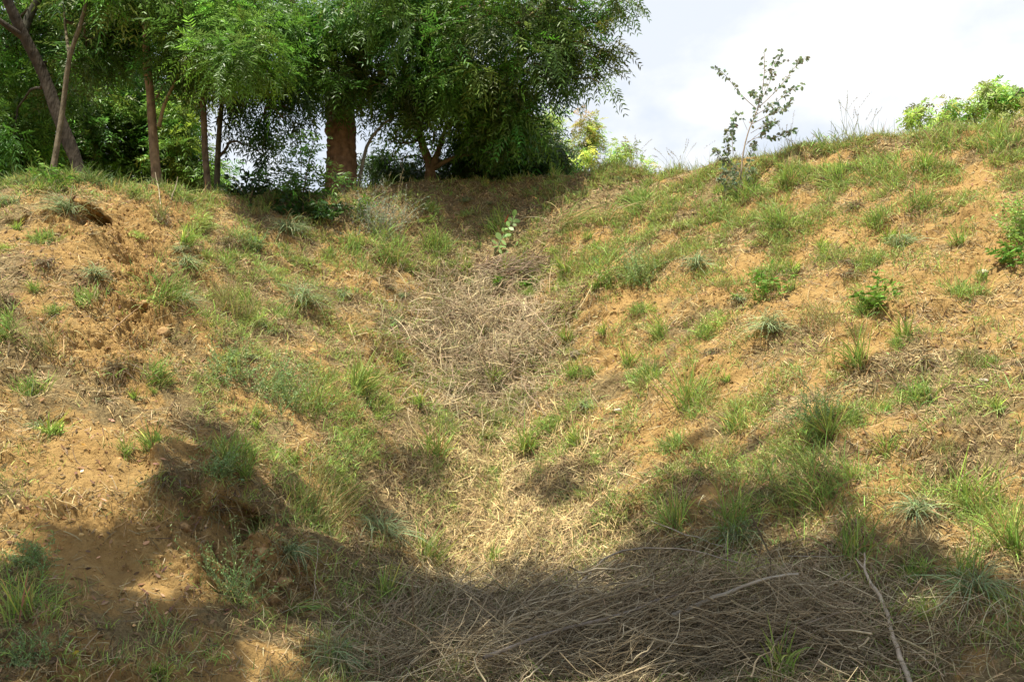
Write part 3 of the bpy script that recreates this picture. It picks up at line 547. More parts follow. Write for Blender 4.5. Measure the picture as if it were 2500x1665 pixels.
        m = 26; t = rng.uniform(0.15, 1, (n, m)); Q = (P[:, None] + d[:, None] * (L_[:, None] * t)[..., None] + bend[:, None] * (t ** 2)[..., None]).reshape(-1, 3)
        ld = unit(np.repeat(d, m, 0) * 0.6 + rng.standard_normal((n * m, 3)) * 0.8)
        simple_leaves(mb, Q, ld, rng.uniform(0.012, 0.035, n * m) * (0.6 + near / 14), np.full(n * m, 0.0045 + 0.0003 * near), jit(kc, n * m, 0.25), (0.3, 1, 0.8, 0.0))
    elif kind == 'forb':                 # leafy stems with small bright blades
        n = 20; P = disk(n, w_ * 0.3); lean = base_up + 0.5 * rng.standard_normal((n, 3)) * [1, 1, 0.3]; L_ = h_ * rng.uniform(0.5, 1.05, n); d = unit(lean); bend = DOWN * 0.15 * L_[:, None]
        ribbon(mb, P, d, perp(d), L_, np.full(n, 0.006), (1, 0.9, 0.8, 0.5), bend, jit(K_olive, n))
        m = 15; t = rng.uniform(0.2, 1, (n, m)); Q = (P[:, None] + d[:, None] * (L_[:, None] * t)[..., None] + bend[:, None] * (t ** 2)[..., None]).reshape(-1, 3)
        ld = unit(np.repeat(d, m, 0) * 0.3 + rng.standard_normal((n * m, 3)) * [1, 1, 0.35]); ll = rng.uniform(0.05, 0.10, n * m)
        simple_leaves(mb, Q, ld, ll, ll * 0.30, jit((0.15, 0.28, 0.04), n * m, 0.2))
    elif kind == 'arching':
        n = 60; P = disk(n, w_ * 0.2); lean = base_up + 0.45 * rng.standard_normal((n, 3)) * [1, 1, 0.3] + np.array([0.35, 0, 0]); col = jit(K_green, n); dr = rng.random(n) < 0.4; col[dr] = jit(K_dry, dr.sum()) * 1.15
        blades(mb, P, lean, w_ * rng.uniform(0.5, 1.25, n), bw * rng.uniform(0.8, 1.3, n), col, rng.uniform(0.4, 0.85, n), prof=(0.8, 1, 1, 0.95, 0.9, 0.7, 0.0))
    elif kind == 'plume':                # few thin stalks with seed heads against the sky
        n = 12; P = disk(n, w_ * 0.35); d = unit(base_up + 0.2 * rng.standard_normal((n, 3)) * [1, 1, 0.3]); L_ = h_ * rng.uniform(0.6, 1.1, n); bend = 0.25 * rng.standard_normal((n, 3)) * L_[:, None] * [1, 1, .2] + DOWN * 0.1 * L_[:, None]
        ribbon(mb, P, d, perp(d), L_, np.full(n, 0.005), (1, 1, 0.9, 0.8, 0.6), bend, jit(K_olive, n))
        m = 30; t = rng.uniform(0.72, 1.02, (n, m)); Q = (P[:, None] + d[:, None] * (L_[:, None] * t)[..., None] + bend[:, None] * (t ** 2)[..., None]).reshape(-1, 3)
        simple_leaves(mb, Q, unit(np.repeat(d, m, 0) + 0.7 * rng.standard_normal((n * m, 3))), rng.uniform(0.015, 0.04, n * m), np.full(n * m, 0.006), jit(K_grey, n * m), (0.4, 1, 0.6, 0))
        n = 60; P = disk(n, w_ * 0.5); blades(mb, P, base_up + 0.35 * rng.standard_normal((n, 3)), 0.5 * h_ * rng.uniform(0.4, 1.1, n), bw * rng.uniform(0.7, 1.2, n), jit(K_olive, n), rng.uniform(0.1, 0.6, n))
NAMES = {'fountain': 'fountain_grass', 'upright': 'tall_grass', 'dense': 'grass_tuft', 'lime': 'low_grass', 'dry': 'dead_tussock', 'olive': 'faded_grass', 'weed': 'wiry_weed', 'silver': 'silvery_weed', 'forb': 'leafy_weed', 'arching': 'arching_grass', 'plume': 'seeding_grass'}
CATS = {'weed': 'weed', 'silver': 'weed', 'forb': 'weed', 'dry': 'dead grass'}
LONE = [   # kind, x, y, width, height in photo pixels, label
 ('fountain', 163, 518, 78, 85, 'long haired blue green tussock hanging beside the burrow in the earth bank'),
 ('forb', 126, 468, 85, 80, 'bright green leafy weed at the bank edge just above the burrow tussock'),
 ('fountain', 20, 500, 70, 55, 'drooping grass tussock high on the bank at the far left picture edge'),
 ('dry', 115, 638, 60, 34, 'dark dead tussock lying on bare sand below the burrow'),
 ('fountain', 233, 672, 62, 48, 'thin pale drooping tuft on the bare sand well below the burrow'),
 ('dense', 410, 728, 85, 72, 'vivid green tuft with dark base beside the sandy rain channel'),
 ('fountain', 448, 735, 62, 60, 'pale drooping tuft leaning against the vivid green one at the sandy channel'),
 ('upright', 455, 600, 50, 60, 'pale upright tuft in the upper part of the left slope'),
 ('fountain', 458, 645, 66, 45, 'flattened greyish tuft just under a pale upright one on the left slope'),
 ('fountain', 708, 565, 88, 75, 'pale drooping tussock at the edge of the shade under the shiny shrub'),
 ('dry', 556, 592, 80, 50, 'dark olive dead tussock high on the left slope under the slender stems'),
 ('weed', 612, 612, 55, 48, 'small bluish weed between a dark tussock and the pale drooping tussock'),
 ('fountain', 742, 735, 130, 80, 'broad pale tussock combed to one side in the middle of the left slope'),
 ('olive', 555, 760, 110, 100, 'faded olive grass stand left of the broad combed tussock'),
 ('dry', 700, 810, 66, 46, 'dark brown dead tussock below the broad combed tussock'),
 ('lime', 600, 795, 120, 34, 'low lime green patch of soft grass under the faded olive stand'),
 ('dense', 8, 815, 85, 70, 'green rounded tuft cut by the left picture edge halfway down'),
 ('olive', 107, 860, 110, 62, 'wide dull olive grass mat on the sand near the left edge'),
 ('dry', 300, 905, 85, 46, 'grey brown dead tussock fringing the small ledge under the rain channel'),
 ('dense', 385, 930, 66, 55, 'small light green tuft beside the ledge with the grey brown fringe'),
 ('weed', 560, 930, 130, 75, 'blue green feathery weed patch on the middle left slope'),
 ('weed', 690, 985, 150, 110, 'wide wispy weed below the blue green feathery patch'),
 ('upright', 770, 1000, 120, 110, 'soft light grass stand joined to the wide wispy weed'),
 ('dry', 252, 975, 60, 34, 'small grey dead tuft alone on the trampled left slope'),
 ('dry', 390, 542, 62, 36, 'dark brown dead tussock just beneath the split trunk'),
 ('lime', 505, 556, 75, 20, 'thin lime grass mat near the top of the left slope'),
 ('dry', 22, 740, 70, 55, 'blackish dead clump at the left edge above a green rounded tuft'),
 ('silver', 915, 560, 130, 85, 'silvery wiry seeding weed in front of the shade at the gully head'),
 ('dense', 858, 620, 95, 60, 'bright green tuft at the foot of the silvery weed'),
 ('dense', 962, 628, 95, 60, 'green tuft with hanging dry skirt beside the silvery weed'),
 ('dense', 1060, 612, 60, 62, 'narrow green tuft near the upper gully, nearest to the big leaved milkweed'),
 ('upright', 1138, 665, 18, 38, 'tiny stiff shoot of grass in the litter below the milkweed'),
 ('upright', 1378, 672, 44, 65, 'stiff pale tuft rising alone from the litter right of the stick nest'),
 ('dense', 1485, 690, 92, 70, 'spreading green tuft on the right lip of the gully'),
 ('weed', 1565, 695, 80, 90, 'pale feathery weed beside the spreading green tuft on the gully lip'),
 ('upright', 1382, 838, 24, 58, 'thin erect green tuft at the gully edge beside the bent stalk arch'),
 ('lime', 1412, 752, 95, 16, 'flat lime green creeping patch at the right side of the gully'),
 ('dry', 950, 702, 40, 26, 'small black dead clump on the sandy left side of the gully'),
 ('upright', 880, 955, 70, 115, 'yellow green tall tuft right of the wide wispy weed'),
 ('upright', 1205, 940, 55, 62, 'green shoots growing through the grey dead stalks in the gully'),
 ('upright', 1535, 895, 56, 58, 'light tuft on the sandy rise beside the gully, smaller of a neighbouring two'),
 ('dense', 1580, 935, 66, 72, 'green tuft on the sandy rise beside the gully, fuller of a neighbouring two'),
 ('dense', 1205, 560, 70, 46, 'dark green tuft at the shade edge above the milkweed'),
 ('plume', 985, 560, 120, 75, 'grass with pale bottle brush seed heads standing in the shade by the silvery weed'),
 ('arching', 1375, 560, 130, 85, 'clump of very long arching grass blades at the top right of the gully'),
 ('arching', 1480, 545, 110, 60, 'second long bladed arching clump uphill of the bare sandy notch'),
 ('dense', 1553, 512, 78, 52, 'green tuft just above the arching blades on the upper slope'),
 ('fountain', 1701, 648, 68, 56, 'neat round blue green tussock high on the right slope below the sapling'),
 ('fountain', 1876, 800, 96, 66, 'largest round blue green tussock in the centre of the right slope'),
 ('forb', 1875, 728, 88, 78, 'leafy weed with dark base just above the largest round tussock'),
 ('forb', 2147, 748, 76, 62, 'leafy weed with dark underside near the two small stones'),
 ('upright', 2093, 898, 58, 115, 'tall erect bright tuft with a mound of soil at its foot'),
 ('upright', 2208, 830, 44, 80, 'thin fanned tuft beside the tall erect bright one'),
 ('upright', 1677, 1000, 72, 150, 'tall thin grass column down the middle of the right slope'),
 ('dense', 1645, 1090, 66, 58, 'dark compact tuft at the foot of the tall grass column'),
 ('upright', 1795, 1052, 72, 80, 'fanned bright tuft between the grass column and the shaded weed'),
 ('dense', 2350, 720, 72, 60, 'yellow green tuft under the pale upper stone'),
 ('dry', 2265, 888, 42, 42, 'dark dead tuft with bent stalks on open sand of the right slope'),
 ('upright', 2025, 1075, 20, 125, 'few very tall single blades rising from the shaded weed'),
 ('weed', 1998, 1035, 95, 92, 'dark shaded wiry weed in the middle of the right slope'),
 ('lime', 1758, 800, 90, 34, 'small lime grass strip left of the largest round tussock'),
 ('dry', 2074, 668, 70, 34, 'grey hanging dead tussock above the leafy weed with dark underside'),
 ('dense', 2130, 640, 90, 42, 'green mat behind the grey hanging tussock'),
 ('olive', 2005, 790, 120, 66, 'faded mixed tuft right of the largest round tussock'),
 ('forb', 2480, 640, 90, 56, 'green bushy weed at the right picture edge under the large leafy bush'),
 ('dry', 2492, 888, 46, 34, 'small dark clump on the right picture edge'),
 ('upright', 1612, 828, 44, 66, 'narrow tuft uphill of the tall grass column'),
 ('dense', 1812, 488, 66, 62, 'fresh grass around the foot of the round leaved sapling'),
 ('fountain', 2196, 600, 94, 58, 'round pale tussock high on the right slope under bare earth'),
 ('dense', 2018, 455, 76, 62, 'large green tuft below the crest right of the sapling'),
 ('dense', 2162, 434, 96, 80, 'thick green stand at the left rim of the bare earth scar'),
 ('upright', 2262, 422, 46, 70, 'tall tuft with dry base at the lower rim of the thick green stand'),
 ('dense', 2243, 510, 76, 54, 'tuft at the lower left of the bare earth scar'),
 ('dense', 2137, 544, 56, 46, 'small dense tuft uphill of the round pale tussock'),
 ('dense', 1890, 550, 66, 62, 'bushy tuft diagonally below the sapling foot'),
 ('dry', 2086, 502, 40, 36, 'short dark dead tuft below the large green tuft right of the sapling'),
 ('dense', 1763, 532, 84, 48, 'wide low tuft straight below the sapling foot'),
 ('upright', 1920, 455, 36, 74, 'slim upright tuft next to the sapling on the upper slope'),
 ('dense', 1560, 497, 66, 46, 'tuft on the crest slope where the tree shade ends'),
 ('plume', 1665, 412, 66, 62, 'thin seeding grass on the crest left of the sapling'),
 ('plume', 1545, 425, 46, 62, 'sparse dark grass spears on the skyline next to the lowest seedling'),
 ('plume', 1930, 384, 66, 76, 'feathery seeding grass on the skyline right of the sapling'),
 ('plume', 2081, 352, 90, 100, 'tall thin seed stalks on the skyline between sapling and shrubs'),
 ('dense', 2012, 368, 76, 36, 'low green skyline tuft between the two feathery grasses'),
 ('plume', 1470, 428, 40, 40, 'short thin grass on the skyline beside the tilted light green sapling'),
 ('dense', 2330, 350, 120, 50, 'thick grass along the crest under the shrubs'),
 ('upright', 2440, 360, 120, 80, 'tall mixed grass below the tallest crest shrub'),
 ('upright', 1061, 1118, 72, 105, 'light spreading tuft in the sun on the gully floor'),
 ('upright', 1286, 1112, 52, 100, 'slender green blades in the straw just right of the gully axis'),
 ('upright', 1404, 1088, 46, 55, 'small green tuft at the edge of straw and sand'),
 ('fountain', 925, 1300, 120, 125, 'big dark green tussock in the half shade left of the sunny straw'),
 ('upright', 940, 1465, 70, 100, 'tuft with dark shaded top and drooping sunlit skirt by the brush heap'),
 ('upright', 1048, 1370, 78, 95, 'lean tuft at the left rim of the sunny straw'),
 ('upright', 1650, 1288, 84, 115, 'upright tuft at the edge of the shade, first beside the brush heap'),
 ('fountain', 1792, 1312, 120, 120, 'heavy blue green tuft in the shade with tall fanned spears above the brush heap'),
 ('upright', 1785, 1300, 100, 160, 'fan of tall dark spears rising out of the heavy blue green tuft'),
 ('dense', 2005, 1222, 120, 150, 'dark thick tuft at the upper edge of the shade on the right'),
 ('upright', 2086, 1358, 100, 130, 'dense dark green tuft just above the forked dead stick'),
 ('fountain', 2235, 1250, 70, 90, 'tuft with a few long bent blades right of the dark thick tuft'),
 ('fountain', 2380, 1440, 110, 160, 'large tuft with long drooping blades near the lower right corner'),
 ('upright', 2360, 1420, 90, 130, 'upright spears standing behind the large drooping corner tuft'),
 ('upright', 2470, 1345, 80, 200, 'very tall sunlit blades by the right picture edge'),
 ('upright', 2362, 1240, 110, 140, 'sunlit tall grass stand above the corner tufts'),
 ('dense', 2226, 1405, 66, 66, 'grey green shaded tuft between the forked stick and the corner tufts'),
 ('upright', 2256, 1510, 24, 50, 'small bright sunlit tuft in the straw beside the forked stick'),
 ('arching', 1882, 1182, 110, 130, 'sheaf of long thin leaning blades above the heavy shaded tuft'),
 ('upright', 2162, 1112, 56, 62, 'small pale tuft over a bare orange sand patch'),
 ('upright', 2080, 1172, 60, 76, 'yellowish tuft leaning over the bare orange sand patch'),
 ('olive', 785, 1260, 190, 150, 'large olive wispy stand at the shade edge above the eroded hollow'),
 ('fountain', 712, 1352, 84, 70, 'grey tussock hanging over the right side of the eroded hollow'),
 ('weed', 568, 1468, 105, 165, 'bluish wiry weed in front of the eroded hollow'),
 ('dense', 594, 1112, 84, 58, 'small dark green tuft at the top of the rounded shadow'),
 ('weed', 535, 1165, 60, 66, 'wiry little weed just below the small dark green tuft in the rounded shadow'),
 ('upright', 42, 1505, 120, 150, 'shaded tall grass at the lower left edge'),
 ('fountain', 827, 1615, 170, 140, 'large shaded tussock at the bottom edge left of the brush heap'),
 ('dry', 398, 1170, 64, 62, 'dead hanging tussock on the nose of the sandy ridge'),
 ('dry', 540, 1240, 130, 55, 'fringe of dead roots and grass over the lip of the eroded hollow'),
 ('weed', 68, 1382, 100, 50, 'dark flat weed at the left edge in the shade'),
 ('upright', 390, 1655, 70, 44, 'few green blades at the bottom edge in the shade'),
 ('arching', 715, 1500, 105, 56, 'thin arching blades over the sunlit sand patch by the bottom tussock'),
 ('weed', 64, 1625, 140, 95, 'dim wiry weed in the lower left corner'),
 ('forb', 1220, 700, 24, 22, 'tiny green seedling in the litter below the stick nest'),
 ('forb', 1297, 706, 30, 30, 'small leafy seedling with bright tips right below the stick nest'),
 ('forb', 880, 525, 80, 36, 'yellow green leafy weed in the shade edge under the thick trunk'),
]
for kd, xx, yy, ww, hh_, lb in LONE:
    P0, N0 = hit(xx, min(yy, 1662))
    q = yy
    while P0 is None or P0[1] > 20: q += 4; P0, N0 = hit(xx, q)
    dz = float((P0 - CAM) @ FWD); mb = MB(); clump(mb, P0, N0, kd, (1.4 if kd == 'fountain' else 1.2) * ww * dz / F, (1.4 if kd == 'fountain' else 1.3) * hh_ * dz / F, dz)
    e = mb.build(NAMES[kd], M_grass); tag(e, lb, CATS.get(kd, 'grass'), 'plants standing out on the slope', 'thing')
    # origin at the foot of the plant
    e.data.transform(__import__('mathutils').Matrix.Translation(-Vector(P0))); e.location = P0

def bareness(a, b): return 1 - 0.85 * np.minimum(gsum(a, b, bare), 1)
def d_green(a, b, X, S):
    g = 0.26 * (1 - np.minimum(gsum(a, b, bare), 1)) * (1 - 0.6 * np.exp(-((a - 200) / 330) ** 2)) + gsum(a, b, [(1900, 470, 350, 110, .45), (2230, 390, 240, 80, .6), (1620, 520, 170, 90, .45), (1850, 640, 320, 80, .45), (1500, 660, 120, 60, .8), (2450, 340, 120, 80, 1.6), (850, 1000, 190, 100, .6), (600, 920, 140, 50, .5), (930, 620, 120, 35, .8),
        (560, 700, 200, 80, .45), (500, 560, 110, 45, .5), (780, 1200, 110, 70, .9), (1250, 1050, 200, 100, .6), (1900, 1150, 220, 80, .8), (2350, 1260, 170, 110, .9), (1350, 500, 80, 40, .8), (120, 440, 250, 14, 1.6), (450, 480, 200, 16, 1.0), (1700, 1000, 160, 90, .5), (2000, 1050, 180, 80, .6), (1600, 1250, 200, 60, .5), (2150, 1500, 300, 80, .5), (60, 1500, 100, 100, .6), (330, 1560, 200, 60, .25)])
    g = g * (1 - 0.75 * np.minimum(gsum(a, b, [(1230, 1330, 220, 90, 1), (1200, 850, 130, 120, .8), (1600, 1540, 450, 90, .9), (1150, 490, 330, 45, .9)]), 1))
    return g * sstep(-0.2, 0.45, fbm(X / 0.55 + 90, S / 0.55, 3)) * np.where((a < 470) & (np.abs(b - 780) < 290), 0.2, 1)
P, Nn, a, b = sample(26000, d_green)
m = 11; n = len(P) * m; Q = np.repeat(P, m, 0) + 0.06 * rng.standard_normal((n, 3)) * [1, 1, 0.2]; NN = np.repeat(Nn, m, 0); near = np.linalg.norm(Q - CAM, axis=1)
cc = np.repeat(jit(K_green, len(P), 0.25, 0.12), m, 0); k_ = np.repeat(rng.random(len(P)), m); cc = np.where((k_ < 0.45)[:, None], jit(K_lime, n, 0.2), cc); cc = np.where((k_ > 0.74)[:, None], jit(K_olive, n, 0.2), cc); cc = np.where((rng.random(n) < 0.2)[:, None], jit(K_dry, n, 0.2), cc)
hs = np.repeat(np.exp(0.4 * rng.standard_normal(len(P))), m)
mb = MB(); blades(mb, Q - NN * 0.01, UPW + 0.4 * NN + 0.6 * rng.standard_normal((n, 3)) * [1, 1, .4], 0.135 * hs * rng.uniform(0.4, 1.2, n), (0.003 + 0.00036 * near) * rng.uniform(0.7, 1.3, n), cc, rng.uniform(0.1, 0.8, n), GP)
tag(mb.build('short_grass', M_grass), 'short green grass growing in thin patches all over the slope', 'grass', None, 'stuff')

# smaller tufts between them: eight kinds, copied about the slope
protos = []
for kd, ww, hh_ in [('dense', .30, .17), ('dense', .22, .22), ('upright', .20, .30), ('upright', .15, .24), ('olive', .30, .22), ('fountain', .26, .18), ('dry', .26, .16), ('lime', .30, .10)]:
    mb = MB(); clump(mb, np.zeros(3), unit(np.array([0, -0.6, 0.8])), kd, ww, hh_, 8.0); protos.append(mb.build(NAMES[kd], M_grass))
SMALL = {'grass_tuft': 'small bushy green tuft of grass, one of many dotted over the slope', 'tall_grass': 'small thin upright grass tuft, one of many dotted over the slope', 'faded_grass': 'small half dried olive grass tuft, one of many on the slope',
         'fountain_grass': 'small drooping blue green tuft, one of many on the slope', 'dead_tussock': 'small brown dead tuft, one of many on the slope', 'low_grass': 'small flat lime green grass patch, one of many on the slope'}
P, Nn, a, b = sample(230, lambda a, b, X, S: (0.5 + d_green(a, b, X, S)) * np.where((b < 1180) & (b > 400), 1, 0.12) * (1 - 0.8 * np.minimum(gsum(a, b, [(1220, 850, 170, 170, 1), (1230, 1290, 200, 90, 1), (280, 700, 160, 220, .8), (1600, 1520, 500, 100, 1)]), 1)))
used = set()
for i in range(len(P)):
    k_ = rng.choice(8, p=[.2, .14, .16, .12, .12, .10, .10, .06]); o = protos[k_]
    if k_ in used: o = o.copy(); C.objects.link(o)
    used.add(k_); o.location = P[i]; o.rotation_euler = (0, 0, rng.uniform(-.7, .7)); s_ = min(math.exp(rng.normal(-.05, .35)), 1.35); o.scale = (s_, s_, s_ * rng.uniform(.8, 1.25))
    kn = o.name.split('.')[0]; tag(o, SMALL[kn], 'dead grass' if kn == 'dead_tussock' else 'grass', 'small ' + kn.replace('_', ' ') + 's dotted over the slope', 'thing')

# grass along the skyline, thin and seen against the sky
P, Nn, a, b = sample(1500, lambda a, b, X, S: np.where((b < 500) & (a > 1500), 1, 0) * np.exp(-((b - np.interp(a, *zip(*crest_px))) / 14) ** 2))
n = len(P); mb = MB(); blades(mb, P, UPW + 0.3 * rng.standard_normal((n, 3)) * [1, 1, .2], rng.uniform(0.1, 0.42, n), np.full(n, 0.006), jit(K_olive, n, 0.3), rng.uniform(0.05, 0.5, n))
P, Nn, a, b = sample(1200, lambda a, b, X, S: np.where((a < 760), 1, 0) * sstep(-.2, .3, fbm(X / .6, S / .6, 2)) * np.exp(-((b - np.interp(a, *zip(*crest_px))) / 12) ** 2) * (0.3 + np.exp(-((a - 120) / 180) ** 2) * 2))
n = len(P); blades(mb, P, UPW + 0.4 * rng.standard_normal((n, 3)) * [1, 1, .2], rng.uniform(0.12, 0.55, n), np.full(n, 0.0075), jit((0.13, 0.19, 0.05), n, 0.4), rng.uniform(0.2, 0.7, n))
tag(mb.build('crest_grass', M_grass), 'thin uneven grass fringing the top of the hill', 'grass', None, 'stuff')

# fallen straw and stalk bits, lying on the soil
def lying(mb, n, dens, L0, L1, wd, cols, lift=0.012, flow=None, curl=0.25, bow=0.0, prof=(0.8, 1.0, 0.8, 0.3), up=0.12):
    P, Nn, a, b = sample(n, dens); n = len(P); d = rand_dir(n)
    if flow is not None:
        dn = unit(DOWN - Nn * (Nn @ DOWN)[:, None]); d = unit(d * (1 - flow) + dn * flow)
    d = unit(d - Nn * np.sum(d * Nn, 1, keepdims=True) + Nn * (up * rng.standard_normal(n))[:, None] + Nn * up * 0.5)
    near = np.linalg.norm(P - CAM, axis=1); L_ = np.exp(rng.uniform(np.log(L0), np.log(L1), n)); sv = unit(np.cross(d, Nn + 0.5 * rand_dir(n)))
    col = np.zeros((n, 3)); pick = rng.choice(len(cols), n, p=[c[1] for c in cols])
    for i, c in enumerate(cols): q = pick == i; col[q] = jit(c[0], q.sum(), 0.3, 0.05)
    bend = np.cross(d, Nn) * (L_ * curl * rng.standard_normal(n))[:, None] - Nn * (L_ * bow)[:, None]
    ribbon(mb, P + Nn * (lift * rng.random(n))[:, None] - d * (L_ * 0.5)[:, None] + Nn * (L_ * bow * 0.25)[:, None], d, sv, L_, wd * (0.6 + near / 18) * rng.uniform(0.6, 1.4, n), prof, bend, col)
PAL = [((0.40, 0.295, 0.14), .34), ((0.27, 0.19, 0.092), .28), ((0.34, 0.275, 0.155), .18), ((0.11, 0.072, 0.04), .20)]
def d_straw(a, b, X, S):
    return (0.35 + gsum(a, b, [(1190, 860, 150, 170, 1.3), (2300, 900, 260, 140, .8), (1180, 610, 200, 60, .8), (1200, 1250, 330, 170, 1.3), (700, 760, 180, 120, .7), (2000, 1300, 400, 130, .8), (1700, 450, 300, 60, .3)])) * bareness(a, b) * (0.12 + 1.2 * sstep(-0.25, 0.35, fbm(X / 0.7 + 33, S / 0.6, 4, 0.6)))
mb = MB(); lying(mb, 135000, d_straw, 0.04, 0.24, 0.0064, PAL, 0.02, 0.25)
tag(mb.build('fallen_straw', M_straw), 'dry brown straw and stalk bits littering the sandy slope', 'straw', None, 'stuff')
# short broken dead stems still standing, bent down the slope
P, Nn, a, b = sample(26000, lambda a, b, X, S: bareness(a, b) * (0.25 + gsum(a, b, [(700, 720, 260, 130, .8), (2200, 800, 350, 160, .7), (1250, 760, 260, 130, .8), (1750, 560, 400, 80, .5), (1150, 480, 320, 40, 1.3), (420, 1000, 300, 130, .3)])) * sstep(-0.2, 0.4, fbm(X / 0.4 + 7, S / 0.4, 3)))
n = len(P); near = np.linalg.norm(P - CAM, axis=1); cc = jit(K_dry, n, 0.3, 0.05); q = rng.random(n) < 0.35; cc[q] = jit(K_brown, q.sum(), 0.4); q = rng.random(n) < 0.2; cc[q] = jit(K_olive, q.sum(), 0.3)
mb = MB(); blades(mb, P, UPW * 0.6 + Nn * 0.3 + [0, -0.1, 0] + 0.55 * rng.standard_normal((n, 3)), rng.uniform(0.04, 0.20, n), (0.0032 + 0.00035 * near), cc, rng.uniform(0.1, 1.0, n), GP)
tag(mb.build('dead_grass', M_straw), 'thin dead grass stems standing and bent between the green tufts', 'dead grass', None, 'stuff')
# grey tangle of dead stalks in the middle of the gully
mb = MB()
lying(mb, 8000, lambda a, b, X, S: gsum(a, b, [(1200, 850, 120, 110, 1.3), (1080, 800, 110, 100, .8), (1290, 790, 60, 80, .5), (1150, 980, 120, 50, .4), (1180, 700, 130, 35, .5)]), 0.15, 0.8, 0.0055, [((0.36, 0.28, 0.17), .5), ((0.20, 0.15, 0.09), .3), ((0.46, 0.36, 0.20), .2)], 0.14, 0.1, 0.45, 0.35, (1, 1, 1, 1, 0.8, 0.5), 0.30)
tag(mb.build('stalk_tangle', M_straw), 'grey brown tangle of bent dead stalks filling the middle of the gully', 'dead stalks', None, 'stuff')
# pale combed straw on the gully floor
mb = MB()
lying(mb, 15000, lambda a, b, X, S: gsum(a, b, [(1230, 1310, 190, 80, 1.3), (1130, 1160, 110, 90, .9), (1250, 1200, 160, 90, .7), (1420, 1330, 120, 60, .6), (1330, 1080, 130, 70, .3)]), 0.10, 0.38, 0.0062, [((0.52, 0.39, 0.185), .55), ((0.40, 0.29, 0.14), .3), ((0.22, 0.155, 0.085), .15)], 0.06, 0.35, 0.3, 0.2, (0.8, 1, 0.9, 0.7, 0.3), 0.2)
tag(mb.build('pale_straw', M_straw), 'pale yellow straw lying combed over the sunny gully floor', 'straw', None, 'stuff')

# brush heap of thin dead branches at the foot of the slope
def hp(x_, y_, up=0.0):
    global lastY
    P0, N0 = hit(x_, y_)
    if P0 is None or P0[1] > 17: return at(x_, y_, lastY)      # above the crest: upright part of a stalk
    lastY = P0[1]; return P0 + np.array([0, -0.3, 0.95]) * up
lastY = 12.0
mb = MB(); n = 0; TP = []; TR = []; TC = []
while n < 2600:
    a = rng.uniform(900, 2200); b = rng.uniform(1370, 1760)
    wgt = gsum(a, b, [(1680, 1490, 330, 75, 1), (1450, 1610, 420, 80, 1), (1950, 1570, 230, 90, .7), (1150, 1490, 200, 55, .4), (1000, 1590, 180, 70, .3), (1500, 1400, 150, 25, .2)])
    if rng.random() > wgt: continue
    c0, n0 = hit(a, b)
    if c0 is None: continue
    ang = rng.normal(0.30 - 0.0007 * (a - 1500) + (0.9 if a > 1950 else 0) * -0.4, 0.30 if rng.random() < .7 else 0.8) + (PI if rng.random() < 0.5 else 0)
    L_ = np.exp(rng.uniform(np.log(0.2), np.log(1.3))); t1 = unit(np.array([1.0, 0, 0]) - n0 * n0[0]); t2 = np.cross(n0, t1)
    d = t1 * math.cos(ang) + t2 * math.sin(ang) + n0 * rng.normal(0.02, 0.10); sd_ = np.cross(d, n0)
    t = np.linspace(-0.5, 0.5, 7)[:, None]; hgt = rng.random() ** 1.4 * 0.42 * min(wgt, 1)
    Pm = c0 + n0 * (0.02 + hgt) + d * L_ * t + sd_ * (L_ * rng.normal(0, 0.5)) * (t ** 2 - 0.1) - n0 * (L_ * abs(rng.normal(0.10, 0.15))) * t ** 2 + 0.010 * rng.standard_normal((7, 3))
    TP.append(Pm); r0 = rng.choice([0.0016, 0.0026, 0.0042, 0.0075], p=[.36, .30, .23, .11]); TR.append(np.linspace(r0, r0 * 0.45, 7)); g = rng.random(); TC.append(np.array((0.29, 0.225, 0.135) if g < .5 else (0.13, 0.095, 0.055) if g < .75 else (0.42, 0.345, 0.22)) * math.exp(rng.normal(0, .2))); n += 1
tubes(mb, np.array(TP), np.array(TR), np.array(TC), 5)
tag(mb.build('dead_brush', M_twig), 'grey heap of thin cut branches and twigs at the foot of the slope', 'brush', None, 'stuff')
mb = MB()
lying(mb, 11000, lambda a, b, X, S: gsum(a, b, [(1650, 1500, 420, 90, 1), (1450, 1600, 420, 90, 1), (1950, 1560, 300, 130, .9), (1150, 1480, 260, 80, .8), (1000, 1600, 220, 80, .6), (2300, 1580, 200, 90, .5)]), 0.10, 0.55, 0.0042, [((0.34, 0.265, 0.15), .45), ((0.16, 0.12, 0.065), .3), ((0.44, 0.355, 0.21), .25)], 0.14, 0.05, 0.4, 0.2, (1, 1, 1, 0.9, 0.6), 0.25)
tag(mb.build('brush_litter', M_straw), 'matted grey brown stalks between the branches of the brush heap', 'dead stalks', None, 'stuff')

